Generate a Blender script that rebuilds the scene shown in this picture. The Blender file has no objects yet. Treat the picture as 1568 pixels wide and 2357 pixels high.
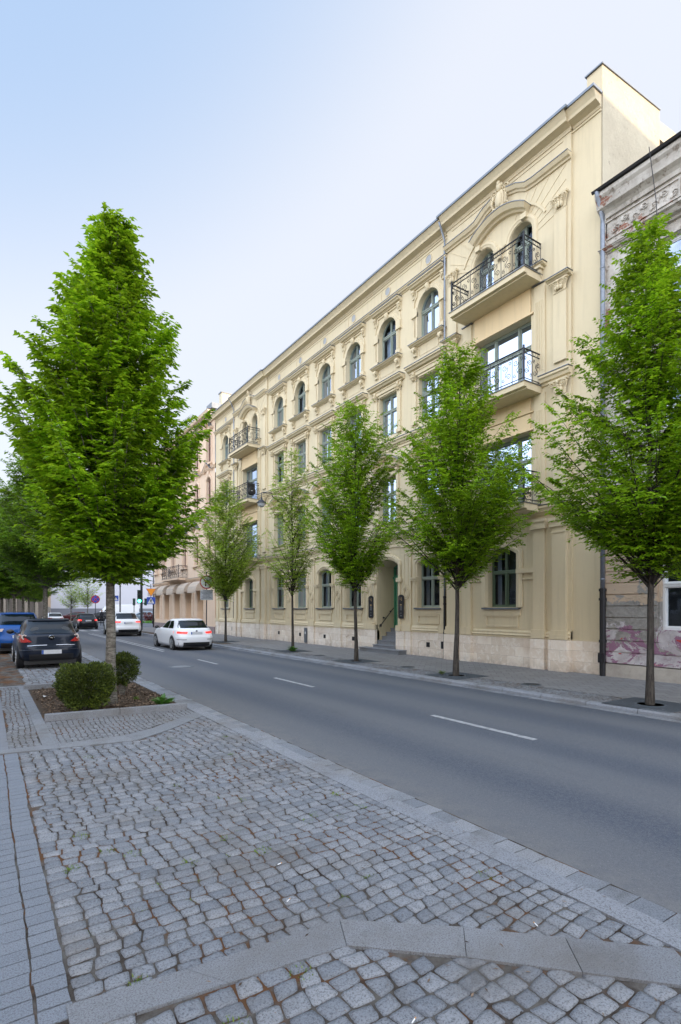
import bpy, bmesh, math, random
import numpy as np
from math import sin, cos, pi, radians, sqrt
from mathutils import Vector, Matrix
random.seed(7); RNG = np.random.default_rng(7)
scn = bpy.context.scene
COL = scn.collection
# ---------------------------------------------------------------- camera
HEAD = radians(33.7)                      # heading, turned right of the street direction (+Y)
cam_d = bpy.data.cameras.new('camera'); cam = bpy.data.objects.new('camera', cam_d); COL.objects.link(cam)
cam.location = (0, 0, 1.8); cam.rotation_euler = (pi/2, 0, -HEAD)
cam_d.sensor_fit = 'HORIZONTAL'; cam_d.sensor_width = 36.0; cam_d.lens = 36.0*1225/1568
cam_d.shift_y = (1402-1178.5)/1568
cam_d.clip_start = 0.05; cam_d.clip_end = 3000
scn.camera = cam
# ---------------------------------------------------------------- sky, sun, exposure
SUN_EL = radians(13); SUN_AZ = radians(137)      # azimuth clockwise from +Y: sun low, behind on the right
w = bpy.data.worlds.new('World'); scn.world = w; w.use_nodes = True
nt = w.node_tree; nt.nodes.clear()
sky = nt.nodes.new('ShaderNodeTexSky'); sky.sky_type = 'NISHITA'; sky.sun_disc = False
sky.sun_elevation = SUN_EL; sky.sun_rotation = SUN_AZ
sky.altitude = 100; sky.air_density = 1.0; sky.dust_density = 1.6; sky.ozone_density = 1.6
bg = nt.nodes.new('ShaderNodeBackground'); bg.inputs['Strength'].default_value = 0.15
wo = nt.nodes.new('ShaderNodeOutputWorld')
# a pale tint whitens the sky; the veil is palest away from the north-west; brightness overhead and behind the camera is added to fill the street
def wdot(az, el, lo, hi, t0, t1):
    v = nt.nodes.new('ShaderNodeVectorMath'); v.operation = 'DOT_PRODUCT'
    v.inputs[1].default_value = (sin(radians(az))*cos(radians(el)), cos(radians(az))*cos(radians(el)), sin(radians(el)))
    nt.links.new(wtc.outputs['Generated'], v.inputs[0])
    m = nt.nodes.new('ShaderNodeMapRange'); m.interpolation_type = 'SMOOTHSTEP'
    for i, q in enumerate((lo, hi, t0, t1)): m.inputs[i+1].default_value = q
    nt.links.new(v.outputs['Value'], m.inputs[0]); return m.outputs[0]
wtc = nt.nodes.new('ShaderNodeTexCoord')
def wmix(a, b, f, bt='MIX'):
    m = nt.nodes.new('ShaderNodeMix'); m.data_type = 'RGBA'; m.blend_type = bt
    for i, q in ((0,f),(6,a),(7,b)):
        if isinstance(q, tuple): m.inputs[i].default_value = (*q,1)
        elif isinstance(q, float): m.inputs[i].default_value = q
        else: nt.links.new(q, m.inputs[i])
    return m.outputs[2]
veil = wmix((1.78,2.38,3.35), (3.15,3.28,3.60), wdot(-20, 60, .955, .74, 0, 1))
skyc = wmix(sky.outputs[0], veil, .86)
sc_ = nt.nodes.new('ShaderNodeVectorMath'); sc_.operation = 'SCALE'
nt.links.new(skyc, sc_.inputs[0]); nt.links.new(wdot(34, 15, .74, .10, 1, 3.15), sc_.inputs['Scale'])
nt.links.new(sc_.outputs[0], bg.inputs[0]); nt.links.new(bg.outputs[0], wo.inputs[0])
sl = bpy.data.lights.new('sun', 'SUN'); sl.energy = 3.0; sl.angle = radians(0.5); sl.color = (1.0, .76, .48)
so = bpy.data.objects.new('sun', sl); COL.objects.link(so)
sd = Vector((sin(SUN_AZ)*cos(SUN_EL), cos(SUN_AZ)*cos(SUN_EL), sin(SUN_EL)))   # towards the sun
so.rotation_euler = (-sd).to_track_quat('-Z', 'Y').to_euler()
scn.view_settings.view_transform = 'Standard'; scn.view_settings.look = 'None'
scn.view_settings.exposure = 1.0; scn.view_settings.gamma = 1
scn.view_settings.use_curve_mapping = False

# ---------------------------------------------------------------- helpers
def tag(o, label=None, cat=None, group=None, kind=None):
    if label: o['label'] = label
    if cat: o['category'] = cat
    if group: o['group'] = group
    if kind: o['kind'] = kind
    return o
def thing(name, label, cat, loc=(0,0,0), rz=0, group=None):
    o = bpy.data.objects.new(name, None); COL.objects.link(o)
    o.location = loc; o.rotation_euler = (0,0,rz); o.empty_display_size = .3
    return tag(o, label, cat, group)
def link(name, me, m, parent=None):
    if m is not None: me.materials.append(m)
    o = bpy.data.objects.new(name, me); COL.objects.link(o)
    if parent is not None: o.parent = parent
    return o
class MB:
    """collects faces; build() links them as one mesh object. Coordinates are the parent's local ones"""
    def __init__(s): s.v = []; s.f = []
    def add(s, vs, fs):
        k = len(s.v); s.v += [tuple(p) for p in vs]; s.f += [tuple(i+k for i in f) for f in fs]; return s
    def box(s, x0,x1,y0,y1,z0,z1):
        return s.add([(x,y,z) for z in (z0,z1) for y in (y0,y1) for x in (x0,x1)],
            [(0,2,3,1),(4,5,7,6),(0,1,5,4),(2,6,7,3),(0,4,6,2),(1,3,7,5)])
    def tube(s, pts, r, n=6, r2=None):
        pts = [Vector(p) for p in pts]; m = len(pts); vs = []; fs = []
        for i, p in enumerate(pts):
            d = (pts[min(i+1,m-1)]-pts[max(i-1,0)]).normalized()
            a = d.cross(Vector((0,0,1)));
            if a.length < .05: a = d.cross(Vector((0,1,0)))
            a.normalize(); b = d.cross(a)
            rr = r if r2 is None else r+(r2-r)*i/max(1,m-1)
            for k in range(n): vs.append(p+a*rr*cos(2*pi*k/n)+b*rr*sin(2*pi*k/n))
        for i in range(m-1):
            for k in range(n): fs.append((i*n+k, i*n+(k+1)%n, (i+1)*n+(k+1)%n, (i+1)*n+k))
        fs.append(tuple(range(n))[::-1]); fs.append(tuple((m-1)*n+k for k in range(n)))
        return s.add(vs, fs)
    def lathe(s, prof, c=(0,0,0), n=16, axis='z', cap=True):
        vs = []; fs = []
        for (r, h) in prof:
            for k in range(n):
                a = 2*pi*k/n
                p = {'z':(r*cos(a), r*sin(a), h),'y':(r*cos(a), h, r*sin(a)),'x':(h, r*cos(a), r*sin(a))}[axis]
                vs.append((c[0]+p[0], c[1]+p[1], c[2]+p[2]))
        m = len(prof)
        for i in range(m-1):
            for k in range(n): fs.append((i*n+k, i*n+(k+1)%n, (i+1)*n+(k+1)%n, (i+1)*n+k))
        if cap and prof[0][0] > 1e-4: fs.append(tuple(range(n))[::-1])
        if cap and prof[-1][0] > 1e-4: fs.append(tuple((m-1)*n+k for k in range(n)))
        return s.add(vs, fs)
    def prism(s, poly, a0, a1, axis='z'):
        """poly 2D extruded from a0 to a1 along axis: z->(x,y), y->(x,z), x->(y,z)"""
        def P(u,v,a): return {'z':(u,v,a),'y':(u,a,v),'x':(a,u,v)}[axis]
        n = len(poly); vs = [P(u,v,a0) for u,v in poly]+[P(u,v,a1) for u,v in poly]
        return s.add(vs, [tuple(range(n)), tuple(range(n,2*n))[::-1]]+[(i,i+n,(i+1)%n+n,(i+1)%n) for i in range(n)])
    # facade-plane helpers: wall plane x = FX, outwards = -x, o = distance outwards
    def fbox(s, y0,y1,z0,z1,o0,o1): return s.box(FX-o1, FX-o0, y0,y1,z0,z1)
    def sweep(s, path, prof, closed=False):
        """path [(y,z)], prof [(n,o)]: n to the left normal of the path in the facade plane, o outwards"""
        m = len(path); q = len(prof); vs = []; fs = []
        for i,(y,z) in enumerate(path):
            if closed: p0 = path[(i-1)%m]; p1 = path[(i+1)%m]
            else: p0 = path[max(i-1,0)]; p1 = path[min(i+1,m-1)]
            d0 = Vector((y-p0[0], z-p0[1])); d1 = Vector((p1[0]-y, p1[1]-z))
            if d0.length < 1e-6: d0 = d1
            if d1.length < 1e-6: d1 = d0
            n0 = Vector((-d0.y,d0.x)).normalized(); n1 = Vector((-d1.y,d1.x)).normalized()
            nn = (n0+n1); nn = nn/max(nn.length,1e-6); k = 1/max(.35, nn.dot(n0))
            for (a,o) in prof: vs.append((FX-o, y+nn.x*a*k, z+nn.y*a*k))
        r = m if closed else m-1
        for i in range(r):
            j = (i+1)%m
            for a in range(q): fs.append((i*q+a, i*q+(a+1)%q, j*q+(a+1)%q, j*q+a))
        if not closed: fs.append(tuple(range(q))[::-1]); fs.append(tuple((m-1)*q+a for a in range(q)))
        return s.add(vs, fs)
    def ell(s, c, r, n=8, m=6):
        vs = []; fs = []
        for i in range(m+1):
            t = pi*i/m
            for k in range(n):
                a = 2*pi*k/n; vs.append((c[0]+r[0]*sin(t)*cos(a), c[1]+r[1]*sin(t)*sin(a), c[2]+r[2]*cos(t)))
        for i in range(m):
            for k in range(n): fs.append((i*n+k, i*n+(k+1)%n, (i+1)*n+(k+1)%n, (i+1)*n+k))
        return s.add(vs, fs)
    def build(s, name, m, parent=None, smooth=False, fix=True, bevel=0):
        me = bpy.data.meshes.new(name); me.from_pydata(s.v, [], s.f)
        if fix:
            b = bmesh.new(); b.from_mesh(me)
            if bevel or smooth: bmesh.ops.remove_doubles(b, verts=b.verts, dist=1e-5)
            bmesh.ops.recalc_face_normals(b, faces=b.faces)
            if bevel: bmesh.ops.bevel(b, geom=b.edges[:], offset=bevel, segments=1, affect='EDGES', clamp_overlap=True)
            b.to_mesh(me); b.free()
        if smooth: me.polygons.foreach_set('use_smooth', [True]*len(me.polygons))
        me.update()
        return link(name, me, m, parent)
def fastmesh(name, V, F, m, parent=None, smooth=False):
    me = bpy.data.meshes.new(name); V = np.asarray(V, dtype=np.float32); F = np.asarray(F, dtype=np.int32)
    k = F.shape[1]
    me.vertices.add(len(V)); me.vertices.foreach_set('co', V.ravel())
    me.loops.add(F.size); me.loops.foreach_set('vertex_index', F.ravel())
    me.polygons.add(len(F)); me.polygons.foreach_set('loop_start', np.arange(0, F.size, k, dtype=np.int32))
    me.polygons.foreach_set('loop_total', np.full(len(F), k, dtype=np.int32))
    me.polygons.foreach_set('use_smooth', np.full(len(F), bool(smooth)))
    me.update(calc_edges=True); me.validate()
    return link(name, me, m, parent)

# ---------------------------------------------------------------- materials
def mat(name, base, rough=.8, metal=0, spec=.5, noise=None, bump=None, coat=0, emit=None):
    """noise=(scale, amount, second colour or None, detail); bump=(scale, strength, distance)"""
    m = bpy.data.materials.new(name); m.use_nodes = True; t = m.node_tree; p = t.nodes['Principled BSDF']
    p.inputs['Base Color'].default_value = (*base, 1); p.inputs['Roughness'].default_value = rough
    p.inputs['Metallic'].default_value = metal; p.inputs['Specular IOR Level'].default_value = spec
    p.inputs['Coat Weight'].default_value = coat; p.inputs['Coat Roughness'].default_value = .03
    if emit: p.inputs['Emission Color'].default_value = (*emit[0], 1); p.inputs['Emission Strength'].default_value = emit[1]
    if noise or bump: tc = t.nodes.new('ShaderNodeTexCoord')
    if noise:
        sc, amt, c2 = noise[:3]
        n = t.nodes.new('ShaderNodeTexNoise'); n.inputs['Scale'].default_value = sc
        n.inputs['Detail'].default_value = noise[3] if len(noise) > 3 else 6; n.inputs['Roughness'].default_value = .65
        t.links.new(tc.outputs['Object'], n.inputs['Vector'])
        r = t.nodes.new('ShaderNodeMapRange'); r.inputs[1].default_value = .35; r.inputs[2].default_value = .65
        r.inputs[3].default_value = 0; r.inputs[4].default_value = amt
        t.links.new(n.outputs[0], r.inputs[0])
        mx = t.nodes.new('ShaderNodeMix'); mx.data_type = 'RGBA'
        t.links.new(r.outputs[0], mx.inputs[0]); mx.inputs[6].default_value = (*base, 1)
        c2 = c2 or tuple(c*.6 for c in base); mx.inputs[7].default_value = (*c2, 1)
        t.links.new(mx.outputs[2], p.inputs['Base Color'])
    if bump:
        n = t.nodes.new('ShaderNodeTexNoise'); n.inputs['Scale'].default_value = bump[0]; n.inputs['Detail'].default_value = 8
        t.links.new(tc.outputs['Object'], n.inputs['Vector'])
        b = t.nodes.new('ShaderNodeBump'); b.inputs['Strength'].default_value = bump[1]; b.inputs['Distance'].default_value = bump[2]
        t.links.new(n.outputs[0], b.inputs['Height']); t.links.new(b.outputs[0], p.inputs['Normal'])
    return m
class NT:
    """small node-graph helper for the richer materials"""
    def __init__(s, m): s.t = m.node_tree; s.p = s.t.nodes['Principled BSDF']; s.tc = s.n('ShaderNodeTexCoord').outputs['Object']
    def n(s, ty, **kw):
        x = s.t.nodes.new(ty)
        for k, v in kw.items(): setattr(x, k, v)
        return x
    def l(s, a, b): s.t.links.new(a, b)
    def noise(s, scale, detail=5, rough=.6, vec=None, dist=0):
        x = s.n('ShaderNodeTexNoise'); x.inputs['Scale'].default_value = scale; x.inputs['Detail'].default_value = detail
        x.inputs['Roughness'].default_value = rough; x.inputs['Distortion'].default_value = dist
        s.l(vec or s.tc, x.inputs['Vector']); return x.outputs[0]
    def ramp(s, src, a, b, lo=0, hi=1):
        x = s.n('ShaderNodeMapRange'); x.inputs[1].default_value = a; x.inputs[2].default_value = b
        x.inputs[3].default_value = lo; x.inputs[4].default_value = hi; s.l(src, x.inputs[0]); return x.outputs[0]
    def mix(s, fac, a, b, bt='MIX'):
        x = s.n('ShaderNodeMix', data_type='RGBA', blend_type=bt)
        for k, v in ((0,fac),(6,a),(7,b)):
            if isinstance(v, (int,float)): x.inputs[k].default_value = v
            elif isinstance(v, tuple): x.inputs[k].default_value = (*v, 1)
            else: s.l(v, x.inputs[k])
        return x.outputs[2]
    def math(s, op, a, b=0.0, c=None):
        x = s.n('ShaderNodeMath', operation=op)
        for k, v in ((0,a),(1,b),(2,c)):
            if v is None: continue
            if isinstance(v, (int,float)): x.inputs[k].default_value = v
            else: s.l(v, x.inputs[k])
        return x.outputs[0]
    def mapv(s, scale=(1,1,1), loc=(0,0,0), rot=(0,0,0)):
        x = s.n('ShaderNodeMapping'); x.inputs['Scale'].default_value = scale; x.inputs['Location'].default_value = loc
        x.inputs['Rotation'].default_value = rot; s.l(s.tc, x.inputs['Vector']); return x.outputs[0]
    def sep(s):
        x = s.n('ShaderNodeSeparateXYZ'); s.l(s.tc, x.inputs[0]); return x.outputs
    def bump(s, h, strength=.4, dist=.01):
        x = s.n('ShaderNodeBump'); x.inputs['Strength'].default_value = strength; x.inputs['Distance'].default_value = dist
        s.l(h, x.inputs['Height']); s.l(x.outputs[0], s.p.inputs['Normal'])
    def base(s, c): s.l(c, s.p.inputs['Base Color'])
M = {}
def stucco(name, c, c2):
    m = mat(name, c, .92, spec=.2); g = NT(m)
    a = g.noise(.35, 6, .6); b = g.noise(9, 6, .7)
    streak = g.noise(1.0, 4, .6, vec=g.mapv((7,7,.5)))
    col = g.mix(g.ramp(a, .3, .7, 0, .55), c, c2)
    col = g.mix(g.ramp(streak, .5, .75, 0, .30), col, tuple(x*.62 for x in c))
    col = g.mix(g.ramp(b, .3, .7, 0, .12), col, tuple(x*.75 for x in c))
    g.base(col); g.bump(g.noise(120, 4), .12, .004); return m
M['cream'] = stucco('cream_stucco', (.645,.555,.382), (.585,.50,.34))
M['cream2'] = stucco('cream_trim', (.66,.567,.39), (.60,.51,.35))
M['warm'] = stucco('warm_recess_stucco', (.74,.58,.36), (.70,.55,.34))
M['pink'] = stucco('pinkish_stucco', (.72,.56,.42), (.66,.50,.38))
M['oppo'] = stucco('pale_render', (.62,.58,.53), (.56,.50,.45))
M['gable'] = mat('gable_plaster', (.66,.60,.46), .95, spec=.1)
g = NT(M['gable']); a = g.noise(.8,8,.7); b = g.noise(5,8,.75)
g.base(g.mix(g.ramp(b,.62,.68), g.mix(g.ramp(a,.35,.65,0,.7), (.66,.60,.46), (.52,.46,.35)), (.33,.27,.2)))
g.bump(g.noise(6,10,.8), .8, .06)
def travertine():
    m = mat('travertine', (.62,.54,.45), .6, spec=.3); g = NT(m)
    x = g.sep(); cx = g.math('ADD', x[0], x[1])
    cv = g.n('ShaderNodeCombineXYZ'); g.l(cx, cv.inputs[0]); g.l(x[2], cv.inputs[1])
    br = g.n('ShaderNodeTexBrick'); g.l(cv.outputs[0], br.inputs['Vector']); br.inputs['Scale'].default_value = 1
    br.inputs['Brick Width'].default_value = .62; br.inputs['Row Height'].default_value = .31; br.inputs['Mortar Size'].default_value = .003
    br.inputs['Color1'].default_value = (.80,.72,.62,1); br.inputs['Color2'].default_value = (.66,.57,.47,1); br.inputs['Mortar'].default_value = (.36,.31,.26,1)
    vein = g.noise(5, 10, .7, dist=1.6); v2 = g.noise(1.3, 4)
    c = g.mix(g.ramp(vein,.5,.62,0,.6), br.outputs[0], (.86,.82,.76))
    c = g.mix(g.ramp(v2,.5,.7,0,.5), c, (.58,.45,.34))
    z = g.math('MULTIPLY', g.ramp(x[2], 0, .3, 1, 0), g.ramp(g.noise(7,6),.3,.65,0,1))
    g.base(g.mix(g.math('MULTIPLY', z, .5), c, (.20,.17,.14))); g.bump(vein, .2, .004); return m
M['trav'] = travertine()
M['zinc'] = mat('zinc_sheet', (.20,.22,.25), .45, .7, noise=(3,.5,(.13,.14,.16)))
M['zincpipe'] = mat('galvanised_pipe', (.27,.30,.35), .5, .5, noise=(12,.6,(.17,.19,.23)))
M['blackiron'] = mat('black_iron', (.018,.018,.022), .5, .3)
M['iron'] = mat('wrought_iron', (.03,.033,.04), .55, .4)
M['sage'] = mat('sage_green_frame', (.25,.295,.255), .5)
M['darkgreen'] = mat('dark_green_frame', (.10,.145,.095), .5)
M['doorgreen'] = mat('green_door_paint', (.075,.26,.15), .45, noise=(6,.3,None))
M['whiteframe'] = mat('white_frame', (.72,.74,.76), .4)
M['brownframe'] = mat('brown_frame', (.13,.045,.04), .5)
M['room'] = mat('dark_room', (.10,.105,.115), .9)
M['curtain'] = mat('curtain_cloth', (.60,.64,.70), .9, noise=(30,.5,(.42,.46,.52)))
M['blind'] = mat('grey_blind', (.34,.35,.36), .8)
M['roof'] = mat('grey_roof_sheet', (.16,.15,.15), .6)
M['redroof'] = mat('old_roof_felt', (.10,.09,.09), .8)
def glass(name, tint, refl):
    m = bpy.data.materials.new(name); m.use_nodes = True; t = m.node_tree; t.nodes.clear()
    o = t.nodes.new('ShaderNodeOutputMaterial'); mx = t.nodes.new('ShaderNodeMixShader')
    tr = t.nodes.new('ShaderNodeBsdfTransparent'); tr.inputs[0].default_value = (*tint,1)
    gl = t.nodes.new('ShaderNodeBsdfGlossy'); gl.inputs['Roughness'].default_value = .02; gl.inputs['Color'].default_value = (.44,.52,.68,1)
    lw = t.nodes.new('ShaderNodeFresnel'); lw.inputs['IOR'].default_value = refl
    tc = t.nodes.new('ShaderNodeTexCoord'); n = t.nodes.new('ShaderNodeTexNoise'); n.inputs['Scale'].default_value = 1.4
    b = t.nodes.new('ShaderNodeBump'); b.inputs['Strength'].default_value = .05; b.inputs['Distance'].default_value = .05
    t.links.new(tc.outputs['Object'], n.inputs['Vector']); t.links.new(n.outputs[0], b.inputs['Height'])
    t.links.new(b.outputs[0], gl.inputs['Normal'])
    t.links.new(lw.outputs[0], mx.inputs[0]); t.links.new(tr.outputs[0], mx.inputs[1]); t.links.new(gl.outputs[0], mx.inputs[2])
    t.links.new(mx.outputs[0], o.inputs[0]); return m
M['glass'] = glass('window_glass', (.72,.80,.86), 1.62)
M['carglass'] = mat('car_glass', (.006,.009,.013), .05, spec=.35)
def shabby():
    m = mat('shabby_plaster', (.5,.48,.45), .9, spec=.2); g = NT(m); x = g.sep()
    big = g.noise(.9, 8, .68); fine = g.noise(6, 10, .75); mid = g.noise(2.3, 8, .7)
    c = g.mix(g.ramp(mid,.4,.6), (.54,.51,.465), (.38,.35,.31))
    c = g.mix(g.ramp(fine,.55,.62,0,.85), c, (.20,.165,.135))
    brick = g.n('ShaderNodeTexBrick'); cv = g.n('ShaderNodeCombineXYZ'); g.l(x[1], cv.inputs[0]); g.l(x[2], cv.inputs[1])
    g.l(cv.outputs[0], brick.inputs['Vector']); brick.inputs['Scale'].default_value = 1
    brick.inputs['Brick Width'].default_value = .25; brick.inputs['Row Height'].default_value = .075; brick.inputs['Mortar Size'].default_value = .008
    brick.inputs['Color1'].default_value = (.26,.12,.085,1); brick.inputs['Color2'].default_value = (.19,.10,.075,1); brick.inputs['Mortar'].default_value = (.33,.29,.25,1)
    br = g.math('MULTIPLY', g.ramp(big,.605,.62), g.ramp(x[2],4.6,6))
    c = g.mix(br, c, brick.outputs[0])
    # beige paint on the ground floor, cement patches and leftover purple / white paint further down
    lowm = g.ramp(x[2], 5.0, 4.95)
    lc = g.mix(g.ramp(g.noise(1.6,7),.58,.6), (.50,.39,.29), (.30,.285,.265))
    pz = g.math('ADD', x[2], g.ramp(g.noise(1.5,5),0,1,-.7,.7))
    lc = g.mix(g.ramp(pz, 2.06, 2.03), lc, g.mix(g.ramp(fine,.4,.6), (.33,.32,.30), (.24,.225,.21)))
    lc = g.mix(g.math('MULTIPLY', g.ramp(pz, 1.32, 1.30), g.ramp(g.noise(1.9,6,.6,dist=.6),.46,.47)), lc, (.27,.15,.22))
    wh = g.math('MULTIPLY', g.ramp(g.math('ADD', pz, g.ramp(g.noise(3.1,5),0,1,-.5,.5)), 1.35, 1.33), g.ramp(g.noise(1.1,9,.7,vec=g.mapv((1,1,1.6),(3,5,1)),dist=.8),.485,.492))
    lc = g.mix(wh, lc, g.mix(g.ramp(mid,.42,.6), (.54,.52,.53), (.40,.36,.38)))
    rd = g.math('MULTIPLY', g.ramp(pz,2.0,1.98), g.ramp(g.noise(1.7,3,.5,vec=g.mapv((1,.8,2.4),(7,1,2)),dist=1.2),.64,.645))
    lc = g.mix(rd, lc, (.45,.06,.06))
    lc = g.mix(g.ramp(x[2], .345, .34), lc, g.mix(g.ramp(mid,.35,.65), (.46,.43,.38), (.33,.30,.27)))
    c = g.mix(lowm, c, lc)
    g.base(c); g.bump(g.math('ADD', g.ramp(big,.55,.58,0,-1.5), fine), .5, .02); return m
M['shabby'] = shabby()

def granite(name, c, c2, speck=260, rough=.75, dirt=True):
    m = mat(name, c, rough, spec=.35); g = NT(m)
    s = g.noise(speck, 3, .8); q = g.noise(speck*.28, 4, .8); b = g.noise(.9, 6, .65)
    geo = g.n('ShaderNodeNewGeometry')
    col = g.mix(geo.outputs['Random Per Island'], c, c2)
    col = g.mix(g.ramp(s,.42,.60,0,.65), col, tuple(min(1,x*1.9) for x in c))
    col = g.mix(g.ramp(q,.50,.60,0,.75), col, tuple(x*.45 for x in c))
    if dirt: col = g.mix(g.ramp(b,.48,.70,0,.6), col, (.12,.108,.092)); col = g.mix(g.ramp(g.noise(3.5,6,.7),.55,.75,0,.5), col, (.07,.068,.065))
    g.base(col); g.bump(g.math('ADD', q, g.noise(35,6,.7)), .75, .010); return m
M['sett'] = granite('granite_sett', (.135,.15,.172), (.275,.285,.30), 330)
M['settsmall'] = granite('small_sett', (.15,.162,.18), (.23,.238,.25), 400)
M['band'] = granite('smooth_grey_sett', (.15,.17,.20), (.18,.20,.23), 420, dirt=False)
M['slab'] = granite('granite_slab', (.155,.167,.185), (.205,.215,.23), 420)
M['kerb'] = granite('kerb_granite', (.18,.195,.22), (.23,.24,.255), 300)
M['paver'] = mat('concrete_paver', (.23,.225,.22), .9, spec=.2)
g = NT(M['paver']); vec = g.mapv((1,1,1),(0,0,0),(0,0,radians(45)))
br = g.n('ShaderNodeTexBrick'); g.l(vec, br.inputs['Vector']); br.inputs['Scale'].default_value = 1
br.inputs['Brick Width'].default_value = .34; br.inputs['Row Height'].default_value = .34; br.inputs['Mortar Size'].default_value = .006; br.offset = .5
br.inputs['Color1'].default_value = (.225,.225,.228,1); br.inputs['Color2'].default_value = (.19,.19,.195,1); br.inputs['Mortar'].default_value = (.09,.09,.09,1)
c = g.mix(g.ramp(g.noise(.7,7,.7),.4,.7,0,.4), br.outputs[0], (.16,.15,.145)); c = g.mix(g.ramp(g.noise(90,3),.5,.7,0,.25), c, (.34,.34,.34))
g.base(c); g.bump(br.outputs['Fac'], .3, -.004)
M['walkslab'] = mat('grey_walk_slab', (.25,.27,.31), .85)
g = NT(M['walkslab']); br = g.n('ShaderNodeTexBrick'); g.l(g.tc, br.inputs['Vector']); br.inputs['Scale'].default_value = 1
br.inputs['Brick Width'].default_value = .5; br.inputs['Row Height'].default_value = .25; br.inputs['Mortar Size'].default_value = .004
br.inputs['Color1'].default_value = (.17,.185,.21,1); br.inputs['Color2'].default_value = (.15,.16,.185,1); br.inputs['Mortar'].default_value = (.10,.10,.11,1)
g.base(g.mix(g.ramp(g.noise(2,6),.4,.7,0,.3), br.outputs[0], (.17,.17,.17))); g.bump(g.noise(150,3),.2,.003)
M['joint'] = mat('sandy_joint', (.115,.105,.095), .95, spec=.1)
g = NT(M['joint']); c = g.mix(g.ramp(g.noise(4,7,.7),.42,.6), (.125,.118,.108), (.045,.036,.03)); c = g.mix(g.ramp(g.noise(1.3,6,.7),.50,.58), c, (.12,.062,.032))
c = g.mix(g.ramp(g.noise(2.6,6,.7),.66,.70), c, (.07,.10,.02)); g.base(c); g.bump(g.noise(160,4,.8), .8, .01)
M['asphalt'] = mat('asphalt', (.075,.08,.088), .78, spec=.35)
g = NT(M['asphalt']); x = g.sep()
wv = g.noise(.55, 3, .5, vec=g.mapv((1,.05,1))); pt = g.noise(.5, 6, .65, vec=g.mapv((1,.12,1))); st = g.noise(1.6, 5, .7, vec=g.mapv((1,.25,1)))
# wheel tracks polished darker along the street, dusty strips between them
trk = g.math('SINE', g.math('MULTIPLY', g.math('ADD', x[0], g.ramp(wv,.3,.7,-.25,.25)), 3.75))
c = g.mix(g.ramp(trk,-.9,.9,0,.75), (.040,.053,.080), (.104,.112,.126))
c = g.mix(g.ramp(pt,.4,.7,0,.5), c, (.062,.068,.082)); c = g.mix(g.ramp(st,.62,.75,0,.35), c, (.045,.05,.06))
edge = g.math('MULTIPLY', g.ramp(x[0],3.9,3.45), g.ramp(g.noise(5,6),.3,.6)); c = g.mix(g.math('MULTIPLY', edge, .5), c, (.17,.165,.155))
c = g.mix(g.ramp(g.noise(38,3,.8),.35,.7,0,.45), c, (.16,.165,.172)); c = g.mix(g.ramp(g.noise(170,2,.6),.52,.72,0,.6), c, (.21,.215,.22)); c = g.mix(g.ramp(g.noise(110,2),.40,.28,0,.6), c, (.025,.027,.032))
vo = g.n('ShaderNodeTexVoronoi'); vo.inputs['Scale'].default_value = 22; g.l(g.tc, vo.inputs['Vector'])
c = g.mix(g.ramp(vo.outputs['Distance'],.07,.05,0,.7), c, (.34,.35,.36))
g.base(c); g.bump(g.noise(180,3,.7), .45, .006)
M['ground'] = mat('far_ground', (.15,.15,.15), .9, noise=(.3,.5,None))
M['paint'] = mat('road_paint', (.40,.41,.42), .7, noise=(14,.85,(.15,.16,.17),8), bump=(150,.4,.004))
M['mulch'] = mat('bark_mulch', (.07,.052,.038), .95, spec=.1)
M['chip'] = mat('bark_chip', (.17,.10,.06), .9, spec=.1)
g = NT(M['chip']); geo = g.n('ShaderNodeNewGeometry'); g.base(g.mix(g.ramp(geo.outputs['Random Per Island'],0,1), (.045,.032,.024), (.24,.175,.125)))
def bark(name, c, c2, sc=(9,9,30)):
    m = mat(name, c, .9, spec=.15); g = NT(m); n = g.noise(1, 6, .7, vec=g.mapv(sc)); n2 = g.noise(14, 6)
    col = g.mix(g.ramp(n,.42,.62), c, c2); g.base(g.mix(g.ramp(n2,.6,.7,0,.6), col, tuple(x*.4 for x in c)))
    g.bump(n, .6, .02); return m
M['bark'] = bark('grey_bark', (.10,.09,.075), (.24,.225,.195))
M['barkdark'] = bark('dark_bark', (.04,.036,.032), (.085,.075,.065), (26,26,4))
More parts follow.
